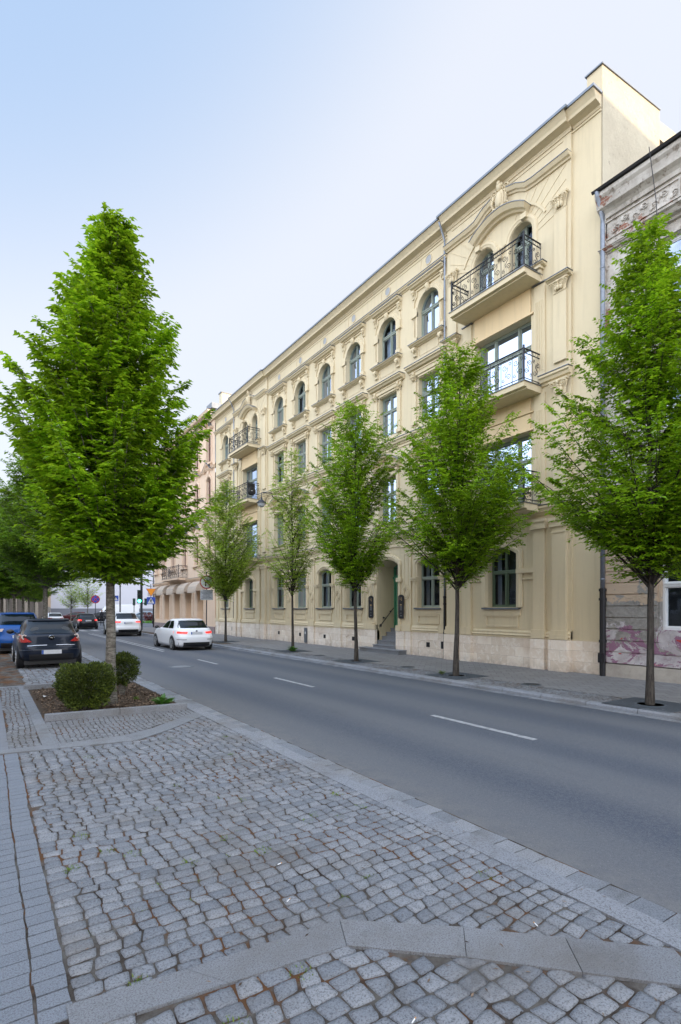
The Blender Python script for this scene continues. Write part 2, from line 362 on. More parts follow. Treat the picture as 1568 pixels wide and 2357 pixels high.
def leafmat(name, c1, c2, trans=.4, rough=.45):
    m = bpy.data.materials.new(name); m.use_nodes = True; t = m.node_tree; p = t.nodes['Principled BSDF']
    geo = t.nodes.new('ShaderNodeNewGeometry'); mx = t.nodes.new('ShaderNodeMix'); mx.data_type = 'RGBA'
    t.links.new(geo.outputs['Random Per Island'], mx.inputs[0]); mx.inputs[6].default_value = (*c1,1); mx.inputs[7].default_value = (*c2,1)
    tc = t.nodes.new('ShaderNodeTexCoord'); n = t.nodes.new('ShaderNodeTexNoise'); n.inputs['Scale'].default_value = 1.1; n.inputs['Detail'].default_value = 3
    t.links.new(tc.outputs['Object'], n.inputs['Vector'])
    hs = t.nodes.new('ShaderNodeHueSaturation'); r = t.nodes.new('ShaderNodeMapRange')
    r.inputs[1].default_value = .35; r.inputs[2].default_value = .65; r.inputs[3].default_value = .65; r.inputs[4].default_value = 1.35
    t.links.new(n.outputs[0], r.inputs[0]); t.links.new(r.outputs[0], hs.inputs['Value']); t.links.new(mx.outputs[2], hs.inputs['Color'])
    t.links.new(hs.outputs[0], p.inputs['Base Color']); p.inputs['Roughness'].default_value = rough; p.inputs['Specular IOR Level'].default_value = .4
    tl = t.nodes.new('ShaderNodeBsdfTranslucent'); ms = t.nodes.new('ShaderNodeMixShader'); ms.inputs[0].default_value = trans
    g2 = t.nodes.new('ShaderNodeHueSaturation'); g2.inputs['Hue'].default_value = .485; g2.inputs['Value'].default_value = 1.5
    t.links.new(hs.outputs[0], g2.inputs['Color']); t.links.new(g2.outputs[0], tl.inputs[0])
    o = t.nodes['Material Output']; t.links.new(p.outputs[0], ms.inputs[1]); t.links.new(tl.outputs[0], ms.inputs[2]); t.links.new(ms.outputs[0], o.inputs[0])
    return m
M['leaf'] = leafmat('hornbeam_leaf', (.115,.25,.006), (.25,.41,.014))
M['leafy'] = leafmat('young_hornbeam_leaf', (.18,.28,.022), (.30,.43,.05))
M['leafd'] = leafmat('shade_tree_leaf', (.075,.17,.010), (.15,.27,.02))
M['yew'] = leafmat('yew_needle', (.012,.026,.004), (.11,.15,.015), .15, .6)
M['redshrub'] = leafmat('red_shrub_leaf', (.09,.02,.02), (.16,.04,.03), .2)
M['herb'] = leafmat('herb_leaf', (.06,.17,.03), (.11,.26,.05), .3)
M['moss'] = leafmat('weed_leaf', (.06,.13,.01), (.16,.24,.03), .2)

# ================================================================ the street surfaces
FX = 14.0
def poly_sheet(name, polys, z, m, kind='structure'):
    b = MB()
    for p in polys:
        b.add([(x, y, z) for x, y in p], [tuple(range(len(p)))])
    o = b.build(name, m); return tag(o, kind=kind)
# one ground sheet to the horizon
poly_sheet('ground', [[(-900,-600),(1200,-600),(1200,2200),(-900,2200)]], -.16, M['ground'])
# carriageway with a slight cross fall towards the far kerb
def roadz(x): return -.022 - .075*max(0, (x-3.4)/6.35)
b = MB(); xs = np.linspace(3.36, 9.80, 9); ys = [-40, 0, 20, 60, 140, 400]
for j in range(len(ys)-1):
    for i in range(len(xs)-1):
        b.add([(xs[i],ys[j],roadz(xs[i])),(xs[i+1],ys[j],roadz(xs[i+1])),(xs[i+1],ys[j+1],roadz(xs[i+1])),(xs[i],ys[j+1],roadz(xs[i]))],[(0,1,2,3)])
tag(b.build('road', M['asphalt']), kind='structure')
poly_sheet('side_street', [[(9.80,54.6),(60,54.6),(60,80),(9.80,80)],[(-60,60),(3.36,60),(3.36,76),(-60,76)]], -.105, M['asphalt'])
b = MB()                                             # painted marks
def dash(x0, x1, y0, y1):
    zz = roadz((x0+x1)/2)+.004; b.add([(x0,y0,zz),(x1,y0,zz),(x1,y1,zz),(x0,y1,zz)],[(0,1,2,3)])
for y0, y1 in ((4.75,6.85),(10.9,12.95),(17.2,19.2),(-1.4,.7)): dash(6.44,6.55,y0,y1)
dash(6.40,6.51,23.6,44); dash(6.66,6.77,24.4,44)
for k in range(6): dash(3.7+k*1.0,4.2+k*1.0,49,52.5)
tag(b.build('road_marking', M['paint']), kind='structure')
# sidewalks: pavers by the facades, small setts along the kerb
poly_sheet('sidewalk', [[(10.75,-30),(14.6,-30),(14.6,54.4),(10.75,54.4)]], -.001, M['paver'])
poly_sheet('sidewalk_far', [[(9.95,80.2),(60,80.2),(60,130),(9.95,130)]], -.02, M['paver'])
poly_sheet('sidewalk_left', [[(-12,7.95),(.25,7.95),(.25,60),(-12,60)],[(-12,-12),(-.16,-12),(-.16,7.95),(-12,7.95)]], -.004, M['walkslab'])
poly_sheet('joint_bed', [[(-.16,-8),(3.42,-8),(3.42,60),(-.16,60)],[(9.94,-30),(10.75,-30),(10.75,54.4),(9.94,54.4)]], -.007, M['joint'])

def setts(name, regions, px, py, m, zt, jit=.012, gap=.006, n=3, warp=.022, rough=.003, rot=0, seed=1, stag=False, dm=.0045, flush=False):
    """one sheet of separate stones: each a small domed grid. regions = list of test functions with bbox"""
    r = np.random.default_rng(seed); Vs = []; Fs = []; base = 0
    # grid corner lattice with jitter
    for (x0,x1,y0,y1,test) in regions:
        nx = int((x1-x0)/px)+2; ny = int((y1-y0)/py)+2
        jx = r.normal(0,jit,(ny+1,nx+1)); jy = r.normal(0,jit*.7,(ny+1,nx+1))
        off = r.normal(0, px*.12, ny+1).cumsum()*.25 if not stag else (np.arange(ny+1)%2)*px*.5
        ro = r.normal(0, px*.10, (ny+1,))
        gx, gy = np.meshgrid(np.arange(nx+1)*px+x0, np.arange(ny+1)*py+y0)
        X = gx+jx+warp*np.sin(gy*1.9+1.1)+.4*warp*np.sin(gx*3+gy*4.1); Y = gy+jy+warp*.9*np.sin(gx*2.3+.7)+.3*warp*np.sin(gy*3.1+gx*5)
        a = (np.arange(n)/(n-1)); A, B = np.meshgrid(a, a)
        cols = []
        rowoff = (np.arange(ny)%2)*.5 if stag else r.normal(0,.10,ny)*min(1,jit/.009)**2
        I, J = np.meshgrid(np.arange(nx), np.arange(ny)); I = I.ravel(); J = J.ravel()
        sx = rowoff[J]*px
        P00 = np.stack([X[J,I]+sx, Y[J,I]],1); P10 = np.stack([X[J,I+1]+sx, Y[J,I+1]],1)
        P01 = np.stack([X[J+1,I]+sx, Y[J+1,I]],1); P11 = np.stack([X[J+1,I+1]+sx, Y[J+1,I+1]],1)
        # skewed sides so rows do not share corners exactly
        C = (P00+P10+P01+P11)/4
        if flush: P00[I==0,0] = x0; P01[I==0,0] = x0
        keep = np.array([test(c[0], c[1]) for c in C])
        P00,P10,P01,P11,C = [q[keep] for q in (P00,P10,P01,P11,C)]
        k = len(C)
        if not k: continue
        sh = gap*(1+r.random(k)*1.6)
        def shrink(P):
            d = C-P; L = np.linalg.norm(d,axis=1,keepdims=True); return P+d/L*(sh*1.41)[:,None]+r.normal(0,.003,P.shape)*(jit/.012)
        P00,P10,P01,P11 = map(shrink,(P00,P10,P01,P11))
        q_ = min(1,jit/.009); hz = r.normal(0,.0011*q_,k); tx = r.normal(0,.012*q_,k); ty = r.normal(0,.012*q_,k)
        g = ((1-A)*(1-B))[...,None]*P00[:,None,None]+(A*(1-B))[...,None]*P10[:,None,None]+((1-A)*B)[...,None]*P01[:,None,None]+(A*B)[...,None]*P11[:,None,None]
        dome = 1-np.maximum(np.abs(2*A-1),np.abs(2*B-1))**4
        edge = (np.maximum(np.abs(2*A-1),np.abs(2*B-1))>.99)
        corner = (np.abs(2*A-1)>.99)&(np.abs(2*B-1)>.99)
        g = g + (C[:,None,None]-g)*(corner*(.07 if n>=5 else .03 if n==4 else 0))[None,...,None]
        Z = zt+hz[:,None,None]+dm*dome[None]-.002+tx[:,None,None]*(g[...,0]-C[:,None,None,0])*1.2+ty[:,None,None]*(g[...,1]-C[:,None,None,1])*1.2
        Z = Z+r.normal(0,rough,Z.shape)
        V = np.concatenate([g, Z[...,None]],-1).reshape(k,n*n,3)
        # skirt ring
        ring = [i for i in range(n)]+[n*j+n-1 for j in range(1,n)]+[n*(n-1)+i for i in range(n-2,-1,-1)]+[n*j for j in range(n-2,0,-1)]
        S = V[:,ring].copy(); S[...,2] = zt-.03; S[...,:2] += (S[...,:2]-C[:,None])*.03
        V = np.concatenate([V,S],1); nv = V.shape[1]
        fs = [(j*n+i, j*n+i+1, (j+1)*n+i+1, (j+1)*n+i) for j in range(n-1) for i in range(n-1)]
        L = len(ring); fs += [(ring[q], n*n+q, n*n+(q+1)%L, ring[(q+1)%L]) for q in range(L)]
        F = (np.array(fs)[None]+(np.arange(k)*nv)[:,None,None]).reshape(-1,4)+base
        Vs.append(V.reshape(-1,3)); Fs.append(F); base += k*nv
    o = fastmesh(name, np.concatenate(Vs), np.concatenate(Fs), m, smooth=(n>2)); return tag(o, kind='structure')
def inpoly(p):
    def f(x, y):
        c = False; n = len(p)
        for i in range(n):
            x1,y1 = p[i]; x2,y2 = p[i-1]
            if (y1>y) != (y2>y) and x < (x2-x1)*(y-y1)/(y2-y1)+x1: c = not c
        return c
    return f
# divider strips of smooth granite slabs, bent at both ends of the parking bay
near_up = [(.30,2.69),(.83,2.63),(1.70,2.56),(2.24,2.11),(3.02,1.36)]
near_lo = [(.30,2.50),(.97,2.42),(1.60,2.34),(2.06,1.92),(2.84,1.12)]
far_lo = [(.06,7.84),(.80,7.72),(1.72,7.60),(2.22,7.95),(3.03,8.72)]
far_up = [(.06,8.02),(.80,7.98),(1.64,7.98),(2.08,8.24),(3.03,9.10)]
def strip(b, up, lo, z, L=.62, gap=.004):
    for i in range(len(up)-1):
        n = max(1, round(math.dist(up[i],up[i+1])/L))
        for k in range(n):
            a = k/n; c = (k+1)/n; e = gap/math.dist(up[i],up[i+1])
            q = [tuple(up[i][t]+(up[i+1][t]-up[i][t])*(a+e) for t in (0,1)), tuple(up[i][t]+(up[i+1][t]-up[i][t])*(c-e) for t in (0,1)),
                 tuple(lo[i][t]+(lo[i+1][t]-lo[i][t])*(c-e) for t in (0,1)), tuple(lo[i][t]+(lo[i+1][t]-lo[i][t])*(a+e) for t in (0,1))]
            zz = z+random.uniform(-.0015,.0015)
            b.add([(x,y,zz) for x,y in q]+[(x,y,zz-.05) for x,y in q],[(0,1,2,3),(0,4,5,1),(1,5,6,2),(2,6,7,3),(3,7,4,0)])
b = MB(); strip(b, near_up, near_lo, .0095, .60, .002); strip(b, far_up, far_lo, .009, .6, .002)
strip(b, [(.62,8.0),(.62,14.4)][::-1], [(.78,8.0),(.78,14.4)][::-1], .005, .5)
strip(b, [(-.1,14.55),(1.6,14.55),(3.03,14.55)], [(-.1,14.36),(1.6,14.36),(3.03,14.36)], .005, .5)
tag(b.build('granite_strip', M['slab']), kind='structure')
b = MB(); strip(b, [(3.04,-6),(3.04,3),(3.04,14),(3.04,60)], [(3.225,-6),(3.225,3),(3.225,14),(3.225,60)], .007, .95, .003)
tag(b.build('flush_kerb', M['kerb']), kind='structure')
b = MB()                                             # raised kerb on the far side of the road, chamfered stones
y = -12.0
while y < 54:
    y1 = y+1.0; h = random.uniform(-.006,.004); e = .006
    prof = [(9.745,-.16),(9.752,-.03+h),(9.785,0.0+h),(9.93,.004+h),(9.93,-.16)]
    b.prism(prof, y+e, y1-e, 'y'); y = y1
tag(b.build('raised_kerb', M['kerb'], bevel=.004), kind='structure')
b = MB()
for x0 in (9.62,): strip(b, [(9.60,-12),(9.60,54)], [(9.74,-12),(9.74,54)], roadz(9.66)+.012, .24, .006)
tag(b.build('gutter_stones', M['sett']), kind='structure')
lowp = near_lo; bay_near = inpoly([(.345,2.66)]+near_up[1:]+[(3.09,1.3),(3.09,7.9)]+[(3.09,8.8)]+far_lo[::-1][1:-1]+[(.345,7.74)])
below = inpoly([(-.6,-2),(3.09,-2),(3.09,1.0)]+near_lo[::-1][:-1]+[(.28,2.52),(-.6,2.52)])
setts('cobblestones', [(.338,3.1,1.2,5.2,lambda x,y: bay_near(x,y) and y<5.16)], .119, .099, M['sett'], 0, n=6, jit=.010, gap=.0032, seed=3, rough=.0016, flush=True)
setts('cobblestones', [(.338,3.1,5.16,9.0,bay_near)], .119, .099, M['sett'], 0, n=4, jit=.010, gap=.004, flush=True, seed=4)
setts('cobblestones', [(-.6,3.1,-1,2.6,below)], .132, .110, M['sett'], 0, n=6, jit=.011, gap=.0035, seed=5, rough=.0018)
setts('cobblestones', [(.8,3.1,14.5,27,lambda x,y: x<3.0 and y>14.6)], .15, .12, M['sett'], 0, n=2, seed=6)
# two rows of sawn stones beside the bay, small mosaic setts round the planter and on the far kerb
setts('sawn_edging', [(-.117,.33,2.5,7.85,lambda x,y: x<.34 and 2.60<y<7.80)], .150, .110, M['band'], .002, n=2, jit=.0022, gap=.0032, warp=.004, seed=8, rough=.0004, dm=.0012)
mos = lambda x,y: (.26<x<.62 and 8.0<y<60) or (.78<x<3.04 and y<9.66 and (y>7.98 if x<1.66 else y>8.0+(x-1.66)*.80)) or (.78<x<3.04 and 13.9<y<14.36)
setts('mosaic_setts', [(.26,3.06,7.9,14.5,mos)], .075, .058, M['settsmall'], 0, n=2, jit=.007, gap=.004, seed=9, rough=.002)
b = MB()
y = -2.0
while y < 60:
    L_ = random.uniform(.17,.26); strip(b, [(3.232,y),(3.232,y+L_)][::-1], [(3.395+random.uniform(-.012,.015),y),(3.395+random.uniform(-.012,.015),y+L_)][::-1], -.001+random.uniform(-.001,.002), 9, .004); y += L_
tag(b.build('gutter_setts', M['sett']), kind='structure')
setts('mosaic_setts', [(9.96,10.8,-1,26,lambda x,y: x<10.74),(13.62,14,-1,26,lambda x,y: 13.62<x<13.97)], .085, .07, M['settsmall'], 0, n=2, jit=.008, gap=.005, seed=11)
# weeds and dead leaves caught in the joints
def tufts(name, pts, hgt, m, n=26, rad=.05, lw=.006, kind='stuff', label=None, cat=None):
    V = []; F = []; r = np.random.default_rng(int(pts[0][0]*100)+5)
    for (x,y,z,s) in pts:
        for k in range(n):
            a = r.random()*6.28; q = r.random()**.6*rad*s; h = hgt*s*(.4+r.random()*.8); l = .9*h*r.random()
            bx = x+cos(a)*q; by = y+sin(a)*q; a2 = a+r.normal(0,.8); i = len(V); ww = lw*s
            V += [(bx-sin(a2)*ww,by+cos(a2)*ww,z),(bx+sin(a2)*ww,by-cos(a2)*ww,z),(bx+cos(a2)*l*.5+sin(a2)*ww*.8,by+sin(a2)*l*.5-cos(a2)*ww*.8,z+h*.7),(bx+cos(a2)*l,by+sin(a2)*l,z+h)]
            F.append((i,i+1,i+2,i+3))
    o = fastmesh(name, V, F, m); return tag(o, label, cat, kind=kind)
gp = []
for k in range(46):
    gx = random.uniform(.38,2.95); gy = random.choice([random.uniform(1.2,4.2), random.uniform(2.7,7.5), random.uniform(3,5)])
    gp.append((.36+round((gx-.36)/.137)*.137+random.uniform(-.02,.02), gy, -.012, random.uniform(.5,1.2)))
tufts('joint_weeds', gp, .022, M['moss'], 50, .055, .0035, label='sparse green weeds and moss growing in the joints of the cobbles', cat='weeds')
b = MB()
for k in range(260):
    x = random.uniform(.4,3.4); y = random.uniform(1.2,7); a = random.uniform(0,pi); l = random.uniform(.006,.02)
    b.add([(x+cos(a)*l,y+sin(a)*l,.009),(x-sin(a)*l*.3,y+cos(a)*l*.3,.011),(x-cos(a)*l,y-sin(a)*l,.009),(x+sin(a)*l*.3,y-cos(a)*l*.3,.010)],[(0,1,2,3)])
tag(b.build('leaf_litter', M['chip'], fix=False), 'tiny dry brown leaf scraps scattered over the cobbles', 'litter', kind='stuff')

# ================================================================ the cream apartment building
WORLDP = set()
_build0 = MB.build
def _wb(s, name, m, parent=None, **k):
    o = _build0(s, name, m, parent, **k)
    if parent is not None and parent.name in WORLDP: o.matrix_parent_inverse = Matrix.Translation(-parent.location)
    return o
MB.build = _wb
def building(name, label, loc):
    t = thing(name, label, 'building', loc); WORLDP.add(t.name); return t
def arcpts(yc, h, zs, rise, n=12):
    if rise <= 0: return [(yc-h,zs),(yc+h,zs)]
    if abs(rise-h) < .02: return [(yc-h*cos(pi*i/n), zs+rise*sin(pi*i/n)) for i in range(n+1)]
    return [(yc-h+2*h*i/n, zs+rise*(1-(2*i/n-1)**2)) for i in range(n+1)]
def outline(op):
    yc,h,zb,zs,rise = op
    return [(yc-h,zb),(yc+h,zb)]+arcpts(yc,h,zs,rise)[::-1]
def cell(b, y0,y1,z0,z1,o=0,op=None,depth=.25,fx=None):
    f = FX if fx is None else fx
    def q(*p): b.add([(f-o,y,z) for y,z in p],[tuple(range(len(p)))])
    if op is None: return q((y0,z0),(y1,z0),(y1,z1),(y0,z1))
    yc,h,zb,zs,rise = op
    q((y0,z0),(yc-h,z0),(yc-h,z1),(y0,z1)); q((yc+h,z0),(y1,z0),(y1,z1),(yc+h,z1))
    if zb > z0: q((yc-h,z0),(yc+h,z0),(yc+h,zb),(yc-h,zb))
    a = arcpts(yc,h,zs,rise)
    for i in range(len(a)-1): q(a[i],a[i+1],(a[i+1][0],z1),(a[i][0],z1))
    ol = outline(op)
    for i in range(len(ol)):
        p = ol[i]; n = ol[(i+1)%len(ol)]
        if p != n: b.add([(f-o,p[0],p[1]),(f-o,n[0],n[1]),(f-o+depth,n[0],n[1]),(f-o+depth,p[0],p[1])],[(0,1,2,3)])
def sq(n0,n1,o0,o1): return [(n0,o0),(n1,o0),(n1,o1),(n0,o1)]
def window(parent, op, o, fm='sage', trans=None, cols=2, curtain=1, name='window', gm='glass', fw=.055, drop=None):
    """frame is the part; pane, curtain and room are its sub-parts. o = how far the frame sits outwards (negative: recessed)"""
    yc,h,zb,zs,rise = op; ol = outline(op); b = MB()
    b.sweep(ol, sq(0,fw,o,o+.07), closed=True)
    top = zs+rise*.55
    xs = [yc-h+2*h*i/cols for i in range(1,cols)] if cols != 3 else [yc-h*.42, yc+h*.42]
    zz = [zs+rise*(sqrt(max(0,1-((x-yc)/h)**2)) if abs(rise-h)<.02 else 1-((x-yc)/h)**2) if rise>0 else zs for x in xs]
    for x, zt in zip(xs, zz): b.fbox(x-.04,x+.04,zb+fw,zt-.03,o-.01,o+.075); b.fbox(x-.012,x+.012,zb+fw,zt-.03,o+.075,o+.092)
    if trans:
        b.fbox(yc-h+fw*.6,yc+h-fw*.6,trans-.05,trans+.05,o-.012,o+.085); b.fbox(yc-h+fw*.6,yc+h-fw*.6,trans+.012,trans+.05,o+.085,o+.105)
    ed = [yc-h+fw]+[v for x in xs for v in (x-.04,x+.04)]+[yc+h-fw]
    zc = [zb+fw, (trans-.05 if trans else zs-fw)]
    for i in range(0,len(ed),2):
        if ed[i+1]-ed[i] > .12: b.sweep([(ed[i],zc[0]),(ed[i+1],zc[0]),(ed[i+1],zc[1]),(ed[i],zc[1])], sq(0,.03,o-.005,o+.045), closed=True)
        if trans and rise < .05 and ed[i+1]-ed[i] > .12: b.sweep([(ed[i],trans+.05),(ed[i+1],trans+.05),(ed[i+1],zs-fw),(ed[i],zs-fw)], sq(0,.028,o-.005,o+.045), closed=True)
    f = b.build(name, M[fm], parent)
    MB().add([(FX-o-.02,y,z) for y,z in ol],[tuple(range(len(ol)))]).build('pane', M[gm], f)
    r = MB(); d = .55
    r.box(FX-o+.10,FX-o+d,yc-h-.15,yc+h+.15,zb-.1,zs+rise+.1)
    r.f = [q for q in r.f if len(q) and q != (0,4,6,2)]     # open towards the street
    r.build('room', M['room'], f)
    if curtain:
        c = MB()
        spans = {1:[(-.92,-.12),(.12,.92)],2:[(-.92,.05),(.5,.92)],3:[(-.92,-.55),(.6,.92)],4:[(-.95,.95)]}[curtain]
        zt = zs+rise*.6-.03; zl = zb+.03 if not drop else drop
        for a, e in spans:
            n = 14; ys = [yc+h*(a+(e-a)*i/n) for i in range(n+1)]; vs = []
            for i, y in enumerate(ys):
                xx = FX-o+.14+.018*sin(i*2.4)+.01*sin(i*5.1)
                vs += [(xx,y,zl),(xx,y,zt)]
            c.add(vs, [(2*i,2*i+2,2*i+3,2*i+1) for i in range(n)])
        c.build('curtain', M['curtain'], f)
    return f
def hood_prof(h, p):      # little cornice, n upwards, o outwards
    return [(0,0),(0,p*.22),(h*.22,p*.28),(h*.30,p*.62),(h*.62,p*.78),(h*.72,p),(h*.95,p),(h,p*.1),(h,0)]
def hood(b, y0,y1,z,h,p,o=0, zc=None):
    b.sweep([(y0,z),(y1,z)], [(n,q+o) for n,q in hood_prof(h,p)])
    (zc or b).fbox(y0-.02,y1+.02,z+h+.001,z+h+.019,o,o+p+.02)
def bracket(b, yc, w, zt, h, p, o=0):
    n = 10; pr = []
    for i in range(n+1):
        t = i/n; pr.append((FX-o-p*(1-t)**.8*(.82+.25*sin(t*7)), zt-h*t))
    pr.append((FX-o+.01, zt-h)); pr.append((FX-o+.01, zt))
    b.prism(pr, yc-w/2, yc+w/2, 'y')
    b.lathe([(.001,-w/2-.012),(p*.34,-w/2-.012),(p*.34,w/2+.012),(.001,w/2+.012)],(FX-o-p*.62,yc,zt-p*.42),10,'y')
    b.lathe([(.001,-w/2-.01),(p*.2,-w/2-.01),(p*.2,w/2+.01),(.001,w/2+.01)],(FX-o-p*.28,yc,zt-h*.85),8,'y')
    b.ell((FX-o-p*.75,yc,zt-h*.45),(p*.22,w*.2,h*.16))
def volute(b, yc, zc, r, o, s=1, th=.05):
    pts = []
    for i in range(15):
        a = i/14*2.6*pi; rr = r*(1-i/14*.78); pts.append((FX-o-th*.5-.02*i/14, yc+s*rr*cos(a+pi/2*0), zc+rr*sin(a)))
    b.tube(pts, r*.17, 5, r*.12); b.ell((FX-o-th,yc,zc),(th*.6,r*.2,r*.2),6,4)
def capital(b, yc, hw, z0, z1, o, lean=0):
    """flared ornate capital with volutes and leaves"""
    H = z1-z0; n = 6; path = []
    pr = [(z0-.03,.012),(z0,.03),(z0+.02,.012),(z0+H*.4,.02),(z0+H*.85,.07),(z0+H*.87,.10),(z1,.11)]
    for i in range(len(pr)-1):
        (za,pa),(zb2,pb) = pr[i],pr[i+1]
        vs = []
        for z,p in ((za,pa),(zb2,pb)): vs += [(FX-o+.02,yc-hw-p,z),(FX-o-p,yc-hw-p,z),(FX-o-p,yc+hw+p,z),(FX-o+.02,yc+hw+p,z)]
        b.add(vs,[(0,1,5,4),(1,2,6,5),(2,3,7,6)]+([(4,5,6,7)] if i==len(pr)-2 else [])+([(0,3,2,1)] if i==0 else []))
    for s in (-1,1):
        volute(b, yc+s*(hw-.0), z0+H*.66, H*.22, o+.07, s)
        b.ell((FX-o-.06, yc+s*hw*.45, z0+H*.30),(.05,hw*.28,H*.24)); b.ell((FX-o-.08, yc+s*hw*.5, z0+H*.50),(.04,hw*.2,H*.09))
    b.ell((FX-o-.07,yc,z0+H*.35),(.055,hw*.26,H*.28)); b.ell((FX-o-.12,yc,z0+H*.80),(.05,hw*.22,H*.14)); b.ell((FX-o-.10,yc,z0+H*.58),(.04,hw*.17,H*.11))

AX = [14.95+2.47*k for k in range(6)]                      # six window axes of the middle part
Y0, Y1 = 8.14, 37.42
apt = building('apartment_building', 'long four-storey cream stucco apartment building with green windows and scrolled iron balconies', (FX,22.8,0))
ZF = [.92, 4.90, 8.75, 12.02, 15.5]
def risalit(c, name_suffix=None):
    """projecting bay with three balconies, centred at y=c"""
    o = .08; ya, yb = c-2.45, c+2.45
    w = MB(); t = MB(); zc = MB()
    # ground floor window, floors 2 and 3 triple windows in a recess, floor 4 pair of arched windows
    gw = (c, .58, 1.86, 3.55, .24); cell(w, ya,yb,.92,4.90,o,gw,.32)
    for k,(zb,zt,z0,z1) in enumerate(((4.98,7.25,4.90,8.42),(8.50,10.80,8.42,11.74))):
        cell(w, ya,yb,z0,z1,o,(c,1.12,zb,zt,0),.36)
    for s in (-1,1):
        op = (c+s*.74,.42,11.90,13.44,.42)
        cell(w, min(c,c+s*2.45),max(c,c+s*2.45),11.74,15.6,o,op,.34)
    for y in (ya,yb): w.add([(FX+.1,y,.92),(FX-o,y,.92),(FX-o,y,15.6),(FX+.1,y,15.6)],[(0,1,2,3)])
    w.build('wall', M['cream'], apt)
    # warm-toned panel between window head and balcony above
    for z0,z1 in ((10.86,11.62),(7.32,7.78),(7.86,8.30)): pnl = MB(); pnl.fbox(c-1.12,c+1.12,z0,z1,o+.001,o+.045); pnl.fbox(c-1.22,c+1.22,z0-.05,z0-.001,o+.001,o+.07); pnl.build('lintel_panel', M['warm'], apt)
    window(apt, gw, o-.30, 'darkgreen', trans=3.02, curtain=3)
    tr = [window(apt, (c,1.12,4.98,7.25,0), o-.34, trans=6.45, cols=3, curtain=0), window(apt, (c,1.12,8.50,10.80,0), o-.34, trans=10.0, cols=3, curtain=2)]
    for s in (-1,1): window(apt, (c+s*.74,.42,11.90,13.44,.42), o-.32, trans=13.30, curtain=1, fw=.045)
    # pilasters: plain outer ones with capitals, fluted inner ones
    for s in (-1,1):
        y = c+s*2.14
        t.fbox(y-.22,y+.22,1.18,4.20,o,o+.12); t.fbox(y-.28,y+.28,4.20,4.46,o,o+.17); t.fbox(y-.24,y+.24,4.02,4.06,o,o+.14); t.fbox(y-.31,y+.31,4.36,4.46,o+.17,o+.21)
        t.fbox(y-.27,y+.27,.92,1.06,o,o+.19); t.fbox(y-.25,y+.25,1.06,1.18,o,o+.16)
        t.fbox(y-.21,y+.21,5.2,8.02,o,o+.09); capital(t, y, .19, 8.02, 8.45, o+.08)
        t.fbox(y-.21,y+.21,9.0,11.0,o,o+.08); capital(t, y, .19, 11.02, 11.33, o+.08)
        hood(t, y-.36,y+.36, 11.34,.10,.26,o,zc)
        t.fbox(y-.19,y+.19,11.50,13.40,o,o+.06); capital(t, y, .17, 13.40, 13.80, o+.05)
        yi = c+s*1.44
        t.fbox(yi-.19,yi+.19,1.18,4.20,o,o+.10); t.fbox(yi-.26,yi+.26,4.20,4.50,o,o+.17); t.fbox(yi-.23,yi+.23,.92,1.18,o,o+.15); t.fbox(yi-.29,yi+.29,4.40,4.50,o+.17,o+.20)
        for z0,z1 in ((5.1,8.28),(8.62,11.56)):
            t.fbox(yi-.19,yi+.19,z0,z1,o,o+.055)
            for k in range(5): t.fbox(yi-.135+k*.06,yi-.11+k*.06,z0+.35,z1-.5,o+.055,o+.072)
        zc.fbox(yi-.24,yi+.24,11.58,11.60,o,o+.10)
        t.fbox(yi-.14,yi+.14,11.98,12.05,o,o+.22); bracket(t, yi, .17, 11.98, .42, .18, o); hood(t, yi-.22,yi+.22,12.05,.10,.22,o,zc)
    # ground-floor window surround with impost blocks
    arch = [(c+.72,1.86),(c+.72,3.55)]+[(y,z) for y,z in arcpts(c,.72,3.60,.28)][::-1]+[(c-.72,3.55),(c-.72,1.86)]
    t.sweep(arch, [(-.10,o),(-.10,o+.05),(-.02,o+.06),(0,o+.09),(.10,o+.08),(.13,o)])
    for s in (-1,1): t.fbox(min(c+s*.62,c+s*1.25),max(c+s*.62,c+s*1.25),2.92,3.06,o,o+.10); t.fbox(min(c+s*.66,c+s*1.22),max(c+s*.66,c+s*1.22),2.72,2.76,o,o+.06)
    t.fbox(c-.74,c+.74,1.60,1.78,o,o+.05); t.sweep([(c-.66,1.22),(c+.66,1.22),(c+.66,1.62),(c-.66,1.62)], sq(0,.06,o,o+.04), closed=True)
    zc.fbox(c-.74,c+.74,1.79,1.845,o-.05,o+.13)
    # belts
    hood(t, ya,yb, 4.62,.26,.20,o,zc)
    for s in (-1,1):
        a, e = sorted((c+s*1.52,c+s*2.5)); hood(t, a,e, 8.46,.26,.22,o+.001,zc)
    # top floor: surrounds of the pair, middle colonnette, radial fan lines, segmental hood, cartouche
    for s in (-1,1):
        yc = c+s*.74
        p = [(yc+.42+.0,11.9),(yc+.42,13.44)]+[(yc+.42*cos(a),13.44+.42*sin(a)) for a in np.linspace(0,pi,13)]+[(yc-.42,13.44),(yc-.42,11.9)]
        t.sweep(p, [(-.02,o),(-.02,o+.03),(-.09,o+.045),(-.10,o+.06),(-.17,o+.055),(-.20,o)])
    capital(t, c, .13, 13.05, 13.45, o+.04); t.fbox(c-.13,c+.13,12.0,13.05,o,o+.05)
    R = 1.78; zc0 = 13.05
    arc = [(c+R*cos(a), zc0+R*.86*sin(a)) for a in np.linspace(.42,pi-.42,26)]
    t.sweep(arc, sq(-.03,.035,o,o+.035))
    for k in range(21):
        a = pi*(.06+.88*k/20)
        if abs(a-pi/2) < .36: continue
        p0 = (c+cos(a)*1.30, zc0+sin(a)*1.12); r1 = min(2.3/abs(cos(a)) if abs(cos(a))>.01 else 9, 1.62/abs(sin(a)))
        p1 = (c+cos(a)*r1, zc0+sin(a)*r1)
        t.sweep([p0,p1], sq(-.011,.011,o,o+.014))
